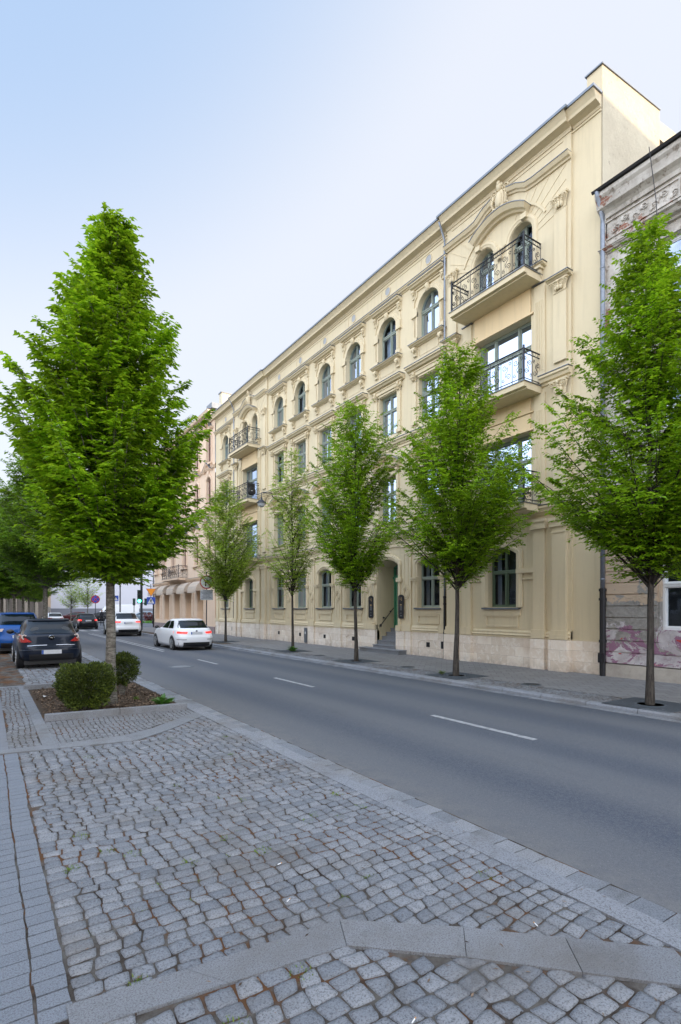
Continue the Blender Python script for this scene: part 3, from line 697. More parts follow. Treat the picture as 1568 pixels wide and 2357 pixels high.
    sh = [(c-1.0+2.0*i/14, 14.02+.36*(1-((2*i/14)-1)**2)) for i in range(15)]
    t.sweep(sh, [(0,o),(0,o+.10),(.05,o+.14),(.07,o+.24),(.15,o+.30),(.20,o+.33),(.20,o)])
    zc.sweep(sh, sq(.201,.22,o,o+.35))
    for s in (-1,1): t.fbox(c+s*.92-.10,c+s*.92+.10,13.86,14.02,o,o+.14)
    st = [(c-2.47,14.68),(c-1.25,14.68),(c-.95,14.72),(c-.60,14.92),(c-.26,15.02)]
    for path in (st, [(2*c-y,z) for y,z in st][::-1]):
        t.sweep(path, [(0,o),(0,o+.05),(.05,o+.07),(.07,o+.13),(.13,o+.17),(.17,o+.19),(.17,o)])
        zc.sweep(path, sq(.171,.188,o,o+.21))
    q = FX-o
    t.ell((q-.08,c,15.02),(.10,.20,.34),12,8); t.ell((q-.14,c,15.02),(.09,.135,.25),12,8)
    for s in (-1,1):
        volute(t, c+s*.22, 15.30, .13, o+.08, s); volute(t, c+s*.24, 14.74, .12, o+.08, -s)
        t.tube([(q-.12,c+s*.22,15.22),(q-.16,c+s*.29,15.0),(q-.12,c+s*.23,14.8)],.045,6)
    t.ell((q-.12,c,15.42),(.09,.10,.13)); t.ell((q-.16,c,15.54),(.06,.07,.08)); t.ell((q-.12,c+.08,15.50),(.05,.05,.07)); t.ell((q-.12,c-.09,15.47),(.05,.05,.07)); t.ell((q-.10,c,14.60),(.06,.07,.12))
    # frieze mouldings
    t.fbox(c-2.2,c+2.2,15.34,15.37,o,o+.02); t.fbox(ya,yb,15.46,15.50,o,o+.03)
    t.build('stucco_ornament', M['cream2'], apt); zc.build('zinc_flashing', M['zinc'], apt)
    # main cornice of the bay with returns
    cb = MB(); cb.sweep([(ya-.03,15.50),(yb+.03,15.50)], [(n,p+o) for n,p in CORN]); cb.build('cornice', M['cream2'], apt)
    gb = MB(); gb.fbox(ya-.12,yb+.12,15.86,15.93,o+.02,o+.44); gb.build('gutter', M['zinc'], apt)
    # plinth steps forward under the pilasters
    pb = MB(); pb.fbox(ya,yb,-.15,.90,-.1,o+.03)
    for s in (-1,1): pb.fbox(c+s*2.14-.29,c+s*2.14+.29,-.16,.902,0,o+.20); pb.fbox(c+s*1.44-.24,c+s*1.44+.24,-.16,.901,0,o+.16)
    pb.build('plinth', M['trav'], apt)
    mb = MB(); mb.sweep([(ya,.90),(yb,.90)], [(0,0),(0,o+.05),(.05,o+.05),(.08,o+.09),(.13,o+.06),(.18,o+.07),(.22,o+.03),(.28,0)]); mb.build('base_moulding', M['cream2'], apt)
CORN = [(0,0),(0,.03),(.04,.05),(.07,.05),(.10,.16),(.12,.27),(.20,.29),(.23,.31),(.29,.35),(.35,.40),(.36,.40),(.36,0)]

def scroll(b, P, u0, u1, z0, z1, r=.0105):
    """S scroll with C curls between two uprights; P(u,z)->3D"""
    um = (u0+u1)/2; zm = (z0+z1)/2; H = z1-z0; W = u1-u0
    def sp(cu, cz, R, a0, turns, sgn):
        return [P(cu+R*(1-.8*i/12)*cos(a0+sgn*turns*2*pi*i/12), cz+R*(1-.8*i/12)*sin(a0+sgn*turns*2*pi*i/12)) for i in range(13)]
    b.tube(sp(um-W*.20, z0+H*.27, W*.26, 0, 1.3, 1), r, 4); b.tube(sp(um+W*.20, z0+H*.73, W*.26, pi, 1.3, 1), r, 4)
    b.tube([P(um+W*.06,z0+H*.27),P(um+W*.14,z0+H*.42),P(um,zm),P(um-W*.14,z0+H*.58),P(um-W*.06,z0+H*.73)], r, 4)
    b.tube(sp(um+W*.30, z0+H*.16, W*.16, pi/2, 1.1, -1), r, 4); b.tube(sp(um-W*.30, z0+H*.84, W*.16, -pi/2, 1.1, -1), r, 4)
def rail_run(b, P, L, z0, H, npan, lattice=False):
    for zz, rr in ((z0+.07,.013),(z0+H-.13,.014),(z0+H,.022)): b.tube([P(0,zz),P(L,zz)], rr, 6)
    w = L/npan
    for i in range(npan):
        a, e = i*w, (i+1)*w
        b.tube([P(e,z0),P(e,z0+H)],.011,5)
        if lattice and i == npan//2:
            for k in range(-3,4):
                u = (a+e)/2+k*w*.2
                for s in (-1,1):
                    p0 = P(min(max(u-s*w*.35,a),e), z0+.12); p1 = P(min(max(u+s*w*.35,a),e), z0+H-.18); b.tube([p0,p1],.006,4)
            b.tube([P(a+w*.5+w*.46*cos(t), z0+.40+.30*sin(t)) for t in np.linspace(0,2*pi,17)],.009,4)
        else: scroll(b, P, a+.02, e-.02, z0+.10, z0+H-.16)
        for s in (0,1): b.tube([P(a+w*(.25+.5*s)+.05*cos(t), z0+H-.065+.05*sin(t)) for t in np.linspace(0,2*pi,9)],.006,4)
    b.tube([P(0,z0),P(0,z0+H)],.012,5)
def balcony(parent, c, hl, zt, proj=.92, th=.15, H=.93, npan=7, slabm='cream2'):
    b = MB(); b.fbox(c-hl,c+hl,zt-th,zt,0,proj); b.fbox(c-hl-.0,c+hl+.0,zt-th-.05,zt-th,0,proj-.12)
    s = b.build('balcony', M[slabm], parent)
    z = MB(); z.fbox(c-hl-.03,c+hl+.03,zt,zt+.022,0,proj+.03); z.build('zinc_edge', M['zinc'], s)
    r = MB(); zz = zt+.05; e = .05
    rail_run(r, lambda u,q: (FX-proj+e, c-hl+e+u, q), 2*(hl-e), zz, H, npan, True)
    for s2 in (-1,1): rail_run(r, lambda u,q: (FX-proj+e+u, c+s2*(hl-e), q), proj-e-.08, zz, H, 2)
    for s2 in (-1,1):
        r.box(FX-proj+e-.022,FX-proj+e+.022,c+s2*(hl-e)-.022,c+s2*(hl-e)+.022,zz-.05,zz+H+.04); r.ell((FX-proj+e,c+s2*(hl-e),zz+H+.07),(.03,.03,.04))
    r.build('railing', M['iron'], s); return s

w = MB(); t = MB(); zc = MB(); pl = MB(); bm = MB()
gap = inpoly([(0,0),(0,0),(0,0)])
midy = [13.90]+[(AX[i]+AX[i+1])/2 for i in range(5)]+[28.76]
RC, LC = 11.45, 31.21
YL = 35.45
DOORAX = 1
def bay_std(yc, y0, y1, door=False, arched=True):
    if door: g = (yc,.70,.0,3.62,.24)
    else: g = (yc,.60,1.86,3.55,.22)
    cell(w, y0,y1,.92 if not door else 0,4.90,0,g,.98 if door else .27)
    f2 = (yc,.57,5.42,7.28,0); f3 = (yc,.57,9.02,10.76,0); f4 = (yc,.60,12.16,13.34,.60)
    cell(w,y0,y1,4.90,8.75,0,f2,.27); cell(w,y0,y1,8.75,11.5,0,f3,.27); cell(w,y0,y1,11.5,15.5,0,f4,.27)
    if not door:
        window(apt, g, -.25, 'sage', trans=3.0, curtain=random.choice((2,3,3,0)))
        ar = [(yc+.62,1.86),(yc+.62,3.56)]+arcpts(yc,.62,3.56,.25)[::-1]+[(yc-.62,3.56),(yc-.62,1.86)]
        t.sweep(ar, [(0,0),(0,.04),(-.06,.05),(-.08,.09),(-.15,.08),(-.17,0)])
        for s in (-1,1): a,e = sorted((yc+s*.60,yc+s*.92)); t.fbox(a,e,2.90,3.04,0,.11); t.fbox(a,e,2.98,3.04,.11,.14); a,e = sorted((yc+s*.64,yc+s*.88)); t.fbox(a,e,1.86,2.90,0,.045); t.fbox(a,e,2.70,2.74,.045,.06)
        t.fbox(yc-.70,yc+.70,1.60,1.78,0,.05); t.sweep([(yc-.60,1.24),(yc+.60,1.24),(yc+.60,1.60),(yc-.60,1.60)], sq(0,.06,0,.04), closed=True)
        zc.fbox(yc-.72,yc+.72,1.79,1.845,-.05,.13)
    window(apt, f2, -.25, trans=6.62, curtain=random.choice((1,2)))
    window(apt, f3, -.25, trans=10.12, curtain=random.choice((1,1,2)))
    window(apt, f4, -.25, trans=13.32, curtain=1)
    # floor 2: segmental pediment on brackets
    sp = [(yc-.85+1.7*i/12, 7.72+.34*(1-(i/6-1)**2)) for i in range(13)]
    t.sweep(sp, [(0,0),(0,.10),(.04,.14),(.06,.22),(.12,.26),(.12,0)]); zc.sweep(sp, sq(.121,.138,0,.28)); hood(t, yc-.85,yc+.85,7.58,.13,.22,0)
    t.sweep([(yc+.58,5.42),(yc+.58,7.30),(yc-.58,7.30),(yc-.58,5.42)], [(0,0),(0,.05),(-.08,.06),(-.16,.07),(-.16,0)])
    for s in (-1,1): bracket(t, yc+s*.66,.12,7.58,.28,.14)
    t.fbox(yc-.80,yc+.80,5.20,5.36,0,.06); t.fbox(yc-.86,yc+.86,5.36,5.41,0,.15)
    # floor 3: pilasters with ionic capitals, straight entablature
    for s in (-1,1):
        y = yc+s*.76; t.fbox(y-.10,y+.10,9.05,10.66,0,.07); t.fbox(y-.14,y+.14,9.0,9.14,0,.10); capital(t, y, .09, 10.68, 10.86, .06)
        t.ell((FX-.12,y,10.98),(.05,.07,.09))
    t.fbox(yc-.92,yc+.92,10.88,11.02,0,.09); t.fbox(yc-.60,yc+.60,10.79,10.86,0,.05); hood(t, yc-1.08,yc+1.08,11.06,.20,.30,0,zc); t.fbox(yc-.98,yc+.98,11.02,11.06,0,.12)
    # floor 4: ears, keystone cartouche, hood on brackets, sill on brackets
    p = [(yc+.60,12.16),(yc+.60,13.34)]+[(yc+.60*cos(a),13.34+.60*sin(a)) for a in np.linspace(0,pi,15)]+[(yc-.60,13.34),(yc-.60,12.16)]
    t.sweep(p, [(0,0),(0,.05),(-.07,.06),(-.09,.035),(-.14,.04),(-.17,0)])
    for s in (-1,1):
        a,e = sorted((yc+s*.60,yc+s*.86)); t.fbox(a,e,12.16,12.36,0,.10); t.fbox(a,e,13.20,13.52,0,.085); t.fbox(min(yc+s*.60,yc+s*.90),max(yc+s*.60,yc+s*.90),13.17,13.21,0,.11)
        t.fbox(yc+s*.70-.012,yc+s*.70+.012,12.4,13.16,0,.065); t.fbox(yc+s*.77-.012,yc+s*.77+.012,12.4,13.16,0,.065)
        t.sweep([(yc+s*.84,13.52),(yc+s*.80,13.80),(yc+s*.66,13.98),(yc+s*.66,14.18),(yc,14.18)][::(1 if s>0 else -1)], sq(-.03,.03,0,.045))
        bracket(t, yc+s*.80, .13, 14.24, .36, .15); bracket(t, yc+s*.72, .17, 11.98, .36, .20)
        t.sweep([(yc+s*.52,11.62),(yc+s*.52,11.86),(yc+s*.58,11.92)], sq(-.012,.012,0,.02))
    t.ell((FX-.08,yc,14.02),(.09,.10,.17),10,8); t.ell((FX-.13,yc,14.03),(.06,.06,.11))
    for s in (-1,1): volute(t, yc+s*.09, 14.14, .06, .05, s); volute(t, yc+s*.08, 13.90, .05, .05, -s)
    hood(t, yc-.90,yc+.90,14.26,.18,.26,0,zc)
    hood(t, yc-.92,yc+.92,11.99,.11,.24,0,zc)
    t.fbox(yc-.50,yc+.50,11.60,11.625,0,.015)
for i, yc in enumerate(AX):
    y0, y1 = midy[i], midy[i+1]
    bay_std(yc, y0, y1, door=(i==DOORAX))
bay_std(YL, 33.66, Y1)
cell(w, Y0,9.0,.92,15.5,0)                                  # plain end strip
w.build('wall', M['cream'], apt)
# pilasters with ring medallions between the ground floor windows
for k, y in enumerate([14.02+.12]+midy[1:6]+[28.62]+[33.86,36.9]):
    if k in (0,6,7,8): t.fbox(y-.14,y+.14,1.2,4.2,0,.08); hw = .16
    else:
        hw = .27; t.fbox(y-hw,y+hw,1.18,4.28,0,.055)
        t.sweep([(y-.13,1.34),(y+.13,1.34),(y+.13,2.16),(y-.13,2.16)], sq(0,.025,.055,.075), closed=True)
        t.sweep([(y-.13,2.74),(y+.13,2.74),(y+.13,4.0),(y-.13,4.0)], sq(0,.025,.055,.075), closed=True)
        for r0 in (.20,.13): t.sweep([(y+r0*cos(a),2.45+r0*1.15*sin(a)) for a in np.linspace(0,2*pi,20,endpoint=False)], sq(-.018,.018,.055,.095), closed=True)
    t.fbox(y-hw-.03,y+hw+.03,.92,1.18,0,.12); t.fbox(y-hw-.03,y+hw+.03,4.28,4.34,0,.10)
for y0,y1 in ((13.90,28.76),(33.66,Y1)):
    hood(t, y0,y1,4.64,.24,.18,0,zc); t.fbox(y0,y1,4.34,4.40,0,.05)
    hood(t, y0,y1,8.48,.24,.20,0,zc); t.fbox(y0,y1,8.36,8.40,0,.04)
    hood(t, y0,y1,14.50,.15,.17,0,zc)
    t.fbox(y0,y1,15.30,15.33,0,.02); t.fbox(y0,y1,15.42,15.47,0,.035)
t.fbox(Y0,9.0,15.42,15.47,0,.035)
cornb = MB(); gut = MB()
for y0,y1 in ((Y0,8.97),(13.93,28.73),(33.69,Y1)):
    cornb.sweep([(y0,15.5),(y1,15.5)], CORN); gut.fbox(y0-.04,y1,15.86,15.93,.02,.44)
cornb.build('cornice', M['cream2'], apt); gut.build('gutter', M['zinc'], apt)
for yc in AX+[YL]:                                           # round attic vents with a curved relief line
    r0 = .155
    t.sweep([(yc+r0*cos(a),15.08+r0*sin(a)) for a in np.linspace(0,2*pi,20,endpoint=False)], sq(-.03,0,0,.025), closed=True)
    vb = MB(); vb.add([(FX-.012,yc+r0*cos(a),15.08+r0*sin(a)) for a in np.linspace(0,2*pi,20,endpoint=False)],[tuple(range(20))]); vb.build('attic_vent', M['blind'], apt)
    t.sweep([(yc+.34+.10*cos(a),15.0+.27*sin(a)) for a in np.linspace(-1.2,1.2,8)], sq(-.012,.012,0,.018))
t.build('stucco_ornament', M['cream2'], apt); zc.build('zinc_flashing', M['zinc'], apt)
# plinth and base moulding either side of the entrance
dy = AX[DOORAX]
prof = [(0,0),(0,.05),(.05,.05),(.08,.09),(.13,.06),(.18,.07),(.22,.03),(.28,0)]
for y0,y1 in ((Y0,9.0),(13.90,dy-.70),(dy+.70,28.76),(33.66,Y1)):
    pl = MB(); pl.fbox(y0,y1,-.15,.90,-.1,.03)
    for y in [14.14]+midy[1:6]+[28.62,33.86,36.9]:
        if y0 < y < y1: pl.fbox(y-.30,y+.30,-.16,.903,0,.11)
    if y1 == dy-.70: pl.fbox(dy-1.20,dy-.70,-.16,.904,0,.16)
    if y0 == dy+.70: pl.fbox(dy+.70,dy+1.20,-.16,.904,0,.16)
    pl.build('plinth', M['trav'], apt); bm = MB()
    if y0 != Y0: bm.sweep([(y0,.90),(y1,.90)], prof)
    else: bm.fbox(y0,y1,.90,.925,0,.035)
    bm.build('base_moulding', M['cream2'], apt)
va = MB(); vs_ = MB()
for yc in [AX[k] for k in (0,2,3,4,5)]:
    va.fbox(yc-.09,yc+.09,.36,.54,.03,.045)
    vs_.sweep([(yc+.55,-.02),(yc+.55,.50)]+[(yc+.55*cos(a),.50+.14*sin(a)) for a in np.linspace(.1,pi-.1,9)]+[(yc-.55,.50),(yc-.55,-.02)], sq(-.008,.008,.03,.05))
va.build('cellar_vent', M['blackiron'], apt); vs_.build('cellar_arch', M['trav'], apt)
mb_ = MB(); mb_.fbox(24.05,24.30,.05,.82,.03,.10); mt_ = mb_.build('meter_box', M['zinc'], apt); MB().fbox(24.13,24.2,.5,.62,.10,.106).build('meter_label', M['whiteframe'], mt_)
for s in (-1,1):                                             # entrance jambs, arch moulding
    pass
eb = MB(); ar = [(dy+.72,1.2),(dy+.72,3.62)]+arcpts(dy,.72,3.62,.26)[::-1]+[(dy-.72,3.62),(dy-.72,1.2)]
eb.sweep(ar, [(0,0),(0,.06),(-.08,.07),(-.10,.11),(-.18,.10),(-.20,0)])
for s in (-1,1): a,e = sorted((dy+s*.70,dy+s*1.0)); eb.fbox(a,e,2.90,3.06,0,.16); eb.fbox(a,e,.92,1.14,0,.18); eb.fbox(a,e,1.14,2.9,0,.05)
eb.build('entrance_surround', M['cream2'], apt)
# steps climbing inside the entrance recess
sb = MB()
sb.fbox(dy-1.30,dy+1.32,-.10,.13,.0,.52); sb.fbox(dy-1.33,dy+1.35,.13,.17,.0,.55)
for k in range(5): sb.fbox(dy-.695,dy+.695,-.1,.30+k*.17-.03,-1.2,.26-k*.245); sb.fbox(dy-.70+.006,dy+.70-.006,.30+k*.17-.03,.30+k*.17,-1.2,.29-k*.245)
sb.build('entrance_steps', M['slab'], apt, bevel=.006)
# door with transom light
db = MB(); zd = .985; oo = -.96
db.fbox(dy-.70,dy+.70,zd,3.02,oo-.05,oo); db.fbox(dy-.70,dy+.70,3.02,3.20,oo-.05,oo+.08); db.fbox(dy-.70,dy+.70,3.12,3.20,oo+.08,oo+.12)
for s in (-1,1):
    y = dy+s*.33; db.sweep([(y-.22,zd+.15),(y+.22,zd+.15),(y+.22,zd+.62),(y-.22,zd+.62)], sq(0,.04,oo,oo+.03), closed=True)
    db.fbox(y-.22,y+.22,zd+.70,zd+.82,oo,oo+.025); db.sweep([(y-.22,zd+.90),(y+.22,zd+.90),(y+.22,zd+1.92),(y-.22,zd+1.92)], sq(0,.05,oo,oo+.04), closed=True)
    db.fbox(dy+s*.67-.03,dy+s*.67+.03,zd,3.85,oo,oo+.06)
db.fbox(dy-.03,dy+.03,zd,3.02,oo,oo+.05)
dr = db.build('entrance_door', M['doorgreen'], apt)
gb = MB()
for s in (-1,1): y = dy+s*.33; gb.fbox(y-.16,y+.16,zd+.96,zd+1.86,oo+.002,oo+.012)
gb.build('door_glass', M['room'], dr)
MB().tube([(FX-oo-.10,dy-.06,zd+.86),(FX-oo-.10,dy-.06,zd+1.05)],.015,6).build('door_handle', M['zincpipe'], dr)
window(apt, (dy,.70,3.20,3.60,.22), oo, 'doorgreen', cols=2, curtain=0, name='transom_light')
hb = MB(); hp = [(FX+.02-.02,dy+.62,1.10),(FX+.02,dy+.62,1.16),(FX+.82,dy+.62,1.80)]
hb.tube([(FX+.10+.05*cos(a),dy+.62,1.10+.05*sin(a)) for a in np.linspace(-1.5,4,9)]+[(FX+.82,dy+.62,1.85)],.018,6)
for q in (.3,.68): hb.box(FX+q-.02,FX+q+.02,dy+.62,dy+.70,1.24+q*.72-.06,1.24+q*.72)
hb.build('handrail', M['blackiron'], apt)
risalit(RC); risalit(LC)
for c in (RC,LC):
    for z in (4.92,8.48,11.82): balcony(apt, c, 1.50, z)
# rear volume, roof, raised end wall
rb = MB(); RD = 26
rb.add([(FX+.05,Y0,0),(RD,Y0,0),(RD,Y0,15.6),(FX+.05,Y0,15.6)],[(0,1,2,3)]); rb.build('side_wall', M['gable'], apt); rb = MB(); rb.add([(FX+.05,Y1,0),(RD,Y1,0),(RD,Y1,15.6),(FX+.05,Y1,15.6)],[(0,1,2,3)])
rb.build('side_wall', M['gable'], apt)
MB().add([(FX-.40,Y0,15.92),(FX-.40,Y1,15.92),(RD,Y1,16.9),(RD,Y0,16.9)],[(0,1,2,3)]).build('roof', M['roof'], apt)
fb = MB(); fb.prism([(FX+.03,12.0),(17.12,12.0),(17.12,17.02),(FX+.03,16.66)], Y0-.03, Y0+.42, 'y'); fb.prism([(17.12,13.0),(24,13.0),(24,17.9),(17.12,17.0)], Y0+.16, Y0+.5, 'y')
fw = fb.build('firewall', M['gable'], apt)
cb2 = MB(); cb2.prism([(FX-.05,16.665),(17.14,17.025),(17.14,17.06),(FX-.05,16.70)], Y0-.06, Y0+.46, 'y'); cb2.build('coping', M['zinc'], fw)
ff = MB(); ff.box(FX+.001,FX+.028,Y0-.03,Y0+.42,15.95,16.66); ff.build('firewall_face', M['cream'], fw)
ch = MB(); ch.box(FX+.25,FX+.75,13.75,14.35,15.9,16.55); ch.box(FX+.2,FX+.8,13.7,14.4,16.55,16.62); ch.build('roof_box', M['zinc'], apt)
# downpipes: pale above, black cast iron below
def downpipe(parent, y, ztop, x=FX-.16, zb=2.2, r=.05):
    b = MB(); b.tube([(x-.28,y,ztop),(x-.22,y,ztop-.12),(x,y,ztop-.55),(x,y,ztop-.8),(x,y,zb)], r, 10)
    for z in np.arange(zb+.3, ztop-.8, 2.1): b.lathe([(r+.008,0),(r+.008,.04)],(x,y,z),10)
    p = b.build('downpipe', M['zincpipe'], parent, smooth=True)
    c = MB(); c.tube([(x,y,zb+.08),(x,y,-.02)], r*1.25, 10)
    for z in (zb, zb-.25, .9): c.lathe([(r*1.6,0),(r*1.6,.07)],(x,y,z),10)
    c.box(x-.13,x-.02,y-.06,y+.06,.36,.62); c.build('cast_iron_pipe', M['blackiron'], p, smooth=False)
downpipe(apt, 13.98, 15.75, x=FX-.13, r=.036); downpipe(apt, 33.72, 15.75, x=FX-.13, r=.036); 
# black plaques either side of the door
def plaque(y, z0, z1, x, label, rz=0):
    t = thing('wall_plaque', label, 'sign', (x,y,z0), rz)
    w2 = .17; H = z1-z0; n = 6
    out = [(-w2,.04),(-.12,0),(.12,0),(w2,.04),(w2,H-.06)]+[(.13*cos(a),H-.05+.05*sin(a)) for a in np.linspace(0,pi,7)]+[(-w2,H-.06)]
    b = MB(); b.prism(out, -.015, 0, 'x'); b.build('board', M['blackiron'], t)
    mk = MB(); e = -.018
    mk.box(e,-.015,.04,.055,H-.20,H-.10); mk.lathe([(.022,e),(.022,-.0155)],(0,.035,H-.185),8,'x'); mk.box(e,-.015,-.055,-.035,H-.22,H-.11); mk.box(e,-.015,-.07,-.025,H-.24,H-.22)
    mk.box(e,-.015,-.05,.05,H*.55,H*.60); mk.build('gilt_lettering', GOLD, t)
    lt = MB()
    for k in range(5): lt.box(e,-.015,-.06,.05-.01*(k%3),H*.50-k*.035,H*.505-k*.035+.006)
    lt.box(e,-.015,-.06,.06,H*.22,H*.23); lt.box(e,-.015,-.05,.03,.10,.12); lt.build('small_lettering', M['blind'], t)
GOLD = mat('gilt', (.45,.30,.14), .5)
plaque(dy+1.0, 1.42, 2.38, FX-.125, 'black shaped plaque with gilt letters on the wall left of the green entrance door')
plaque(dy-1.0, 1.42, 2.38, FX-.125, 'black shaped plaque with gilt letters on the wall right of the green entrance door')

# ================================================================ neighbouring buildings
def wallbox(b, x0,x1,y0,y1,z0,z1): b.box(x0,x1,y0,y1,z0,z1)
# shabby building on the right
sh = building('shabby_apartment_building', 'run-down apartment building with peeling plaster, friezes and torn purple and white paint below', (FX,4,0))
w = MB(); t = MB(); so_ = .06
yn = 5.92; bays = [yn-2.75*k for k in range(5)]; ylo = bays[-1]-1.4
edges = [8.10]+[b-1.37 for b in bays]
for k, yc in enumerate(bays):
    y1_, y0_ = edges[k], edges[k+1]
    ops = [(yc,.66,1.28,3.15,0),(yc,.64,5.5,7.6,0),(yc,.64,8.95,10.92,0)]
    for op,(z0,z1) in zip(ops,((.36,4.6),(4.6,8.3),(8.3,12.4))):
        cell(w, y0_,y1_,z0,z1,so_,op,.22)
        window(sh, op, so_-.18, 'whiteframe', trans=op[2]+(op[3]-op[2])*.60, curtain=(0 if z0<1 else 1), fw=.07)
    # rusticated bands on the ground floor: raised courses with grooves between
    for r in range(14):
        z0 = .37+r*.305; z1 = z0+.28
        for a, e in ((y0_,yc-.72),(yc+.72,y1_)):
            if z1 > 1.2 and z0 < 3.2: t.fbox(a,e,z0,z1,so_,so_+.035)
        if z1 <= 1.2 or z0 >= 3.2: t.fbox(y0_,y1_,z0,z1,so_,so_+.035)
    for zz,hh in ((7.72,.2),(11.25,.26)):
        hood(t, yc-1.0,yc+1.0,zz,hh,.34,so_)
        for s in (-1,1): bracket(t, yc+s*.82,.16,zz,.48,.20,so_); t.fbox(yc+s*.82-.09,yc+s*.82+.09,zz-1.9,zz-.5,so_,so_+.05)
    for zz in (5.5,8.95): t.fbox(yc-.86,yc+.86,zz-.14,zz,so_,so_+.14)
    t.sweep([(yc+.66,8.95),(yc+.66,10.94),(yc-.66,10.94),(yc-.66,8.95)], sq(-.12,0,so_,so_+.05), closed=True)
    for a, e in ((y0_+.12,yc-.2),(yc+.2,y1_-.12)):            # leafy frieze panels
        t.sweep([(a,11.72),(e,11.72),(e,12.22),(a,12.22)], sq(0,.03,so_,so_+.04), closed=True)
        nn = int((e-a)/.24)
        for q in range(nn):
            y = a+.12+q*.24; volute(t, y, 11.97+(.06 if q%2 else -.06), .10, so_, 1 if q%2 else -1, .04); t.ell((FX-so_-.03,y+.08,11.88+(.18 if q%2 else 0)),(.03,.05,.07),6,4)
    for s in (0,1): t.fbox([y0_,y1_][s]-.15,[y0_,y1_][s]+.15 if s==0 else y1_,8.4,12.3,so_,so_+.07)
w.build('wall', M['shabby'], sh); 
hood(t, ylo,8.10,11.35,.12,.14,so_); hood(t, ylo,8.10,8.0,.26,.2,so_); hood(t, ylo,8.10,4.66,.28,.22,so_)
t.sweep([(ylo,12.30),(8.10,12.30)], [(0,0),(0,.12),(.1,.14),(.16,.20),(.22,.30),(.42,.34),(.50,.40),(.60,.40),(.60,0)])
t.build('stucco_ornament', M['shabby'], sh)
pb = MB(); pb.fbox(ylo,8.02,-.16,.34,-.1,.13); pb.build('plinth', M['shabby'], sh)
g_ = MB(); g_.sweep([(ylo,12.92),(8.14,12.92)], [(0,.42),(0,.47),(.05,.50),(.06,.48),(.06,.42)]); g_.build('gutter', M['blackiron'], sh)
MB().add([(FX-.44,ylo,12.985),(FX-.44,8.12,12.985),(20,8.12,14.6),(20,ylo,14.6)],[(0,1,2,3)]).build('roof', M['redroof'], sh)
sb_ = MB(); sb_.add([(FX,ylo,0),(26,ylo,0),(26,ylo,13.6),(20,ylo,14.6),(FX,ylo,12.9)],[(0,1,2,3,4)]); sb_.add([(26,ylo,0),(26,8.1,0),(26,8.1,13.6),(26,ylo,13.6)],[(0,1,2,3)]); sb_.add([(20,ylo,14.6),(20,8.1,14.6),(26,8.1,13.6),(26,ylo,13.6)],[(0,1,2,3)]); sb_.build('back_wall', M['gable'], sh)
downpipe(sh, 8.02, 12.95, x=FX-.15, zb=2.28, r=.062)
cb_ = MB(); cb_.tube([(FX-.68,6.55,12.95),(FX-.66,6.40,11.6),(FX-.68,6.33,10.4),(FX-.5,6.3,9.2)],.010,5); cb_.build('hanging_cable', M['blackiron'], sh)
# taller corner house beyond it (outside the frame, it shades the firewall)
tb = building('tall_corner_building', 'tall pale rendered building past the shabby one, its plain end wall above the roofs', (FX,-14,0))
b = MB(); b.box(FX,46,-24,-8.2,0,20.8); b.build('wall', M['oppo'], tb)
b = MB(); b.box(FX-.3,46.3,-24.2,-8.15,20.8,21.0); b.build('cornice', M['zinc'], tb)
b = MB()
for z in (2,5.6,9,12.4,15.8):
    for y in np.arange(-22.6,-9,2.6): b.box(FX-.02,FX+.01,y-.5,y+.5,z,z+1.8)
b.build('window_band', M['carglass'], tb)
# opposite row: seen only in the window panes, and bouncing light back into the street
for k,(y0,y1,h,c) in enumerate(((-30,-9,10.5,'oppo'),(-9,9,11.5,'pink'),(9,27,10,'oppo'),(27,47,12,'cream'),(47,58,9.5,'oppo'))):
    ob = building('opposite_building', ['pale building far down the opposite side, first in the row','rosy building opposite the shabby house','pale rendered building opposite the entrance','tall cream building opposite the left balconies','low pale building at the far end of the opposite row'][k], (-11,(y0+y1)/2,0))
    b = MB(); b.box(-24,-11,y0,y1-.05,0,h); b.build('wall', M[c], ob)
    b = MB(); b.box(-24.2,-10.6,y0,y1-.06,h,h+.35); b.box(-11.2,-10.85,y0,y1-.06,4.3,4.6); b.build('cornice', M['cream2'], ob)
    wn = MB(); fr = MB()
    for z in np.arange(1.6, h-2, 3.4):
        for y in np.arange(y0+1.4, y1-1, 2.5):
            wn.box(-11,-10.97,y-.5,y+.5,z,z+1.9); fr.box(-11,-10.94,y-.62,y-.5,z-.1,z+2.0); fr.box(-11,-10.94,y+.5,y+.62,z-.1,z+2.0); fr.box(-11,-10.94,y-.5,y+.5,z+1.9,z+2.02); fr.box(-11,-10.9,y-.6,y+.6,z-.14,z)
            fr.box(-10.97,-10.95,y-.03,y+.03,z,z+1.9); fr.box(-10.97,-10.95,y-.5,y+.5,z+1.2,z+1.27)
    wn.build('window_panes', M['carglass'], ob); fr.build('window_frames', M['whiteframe'], ob)

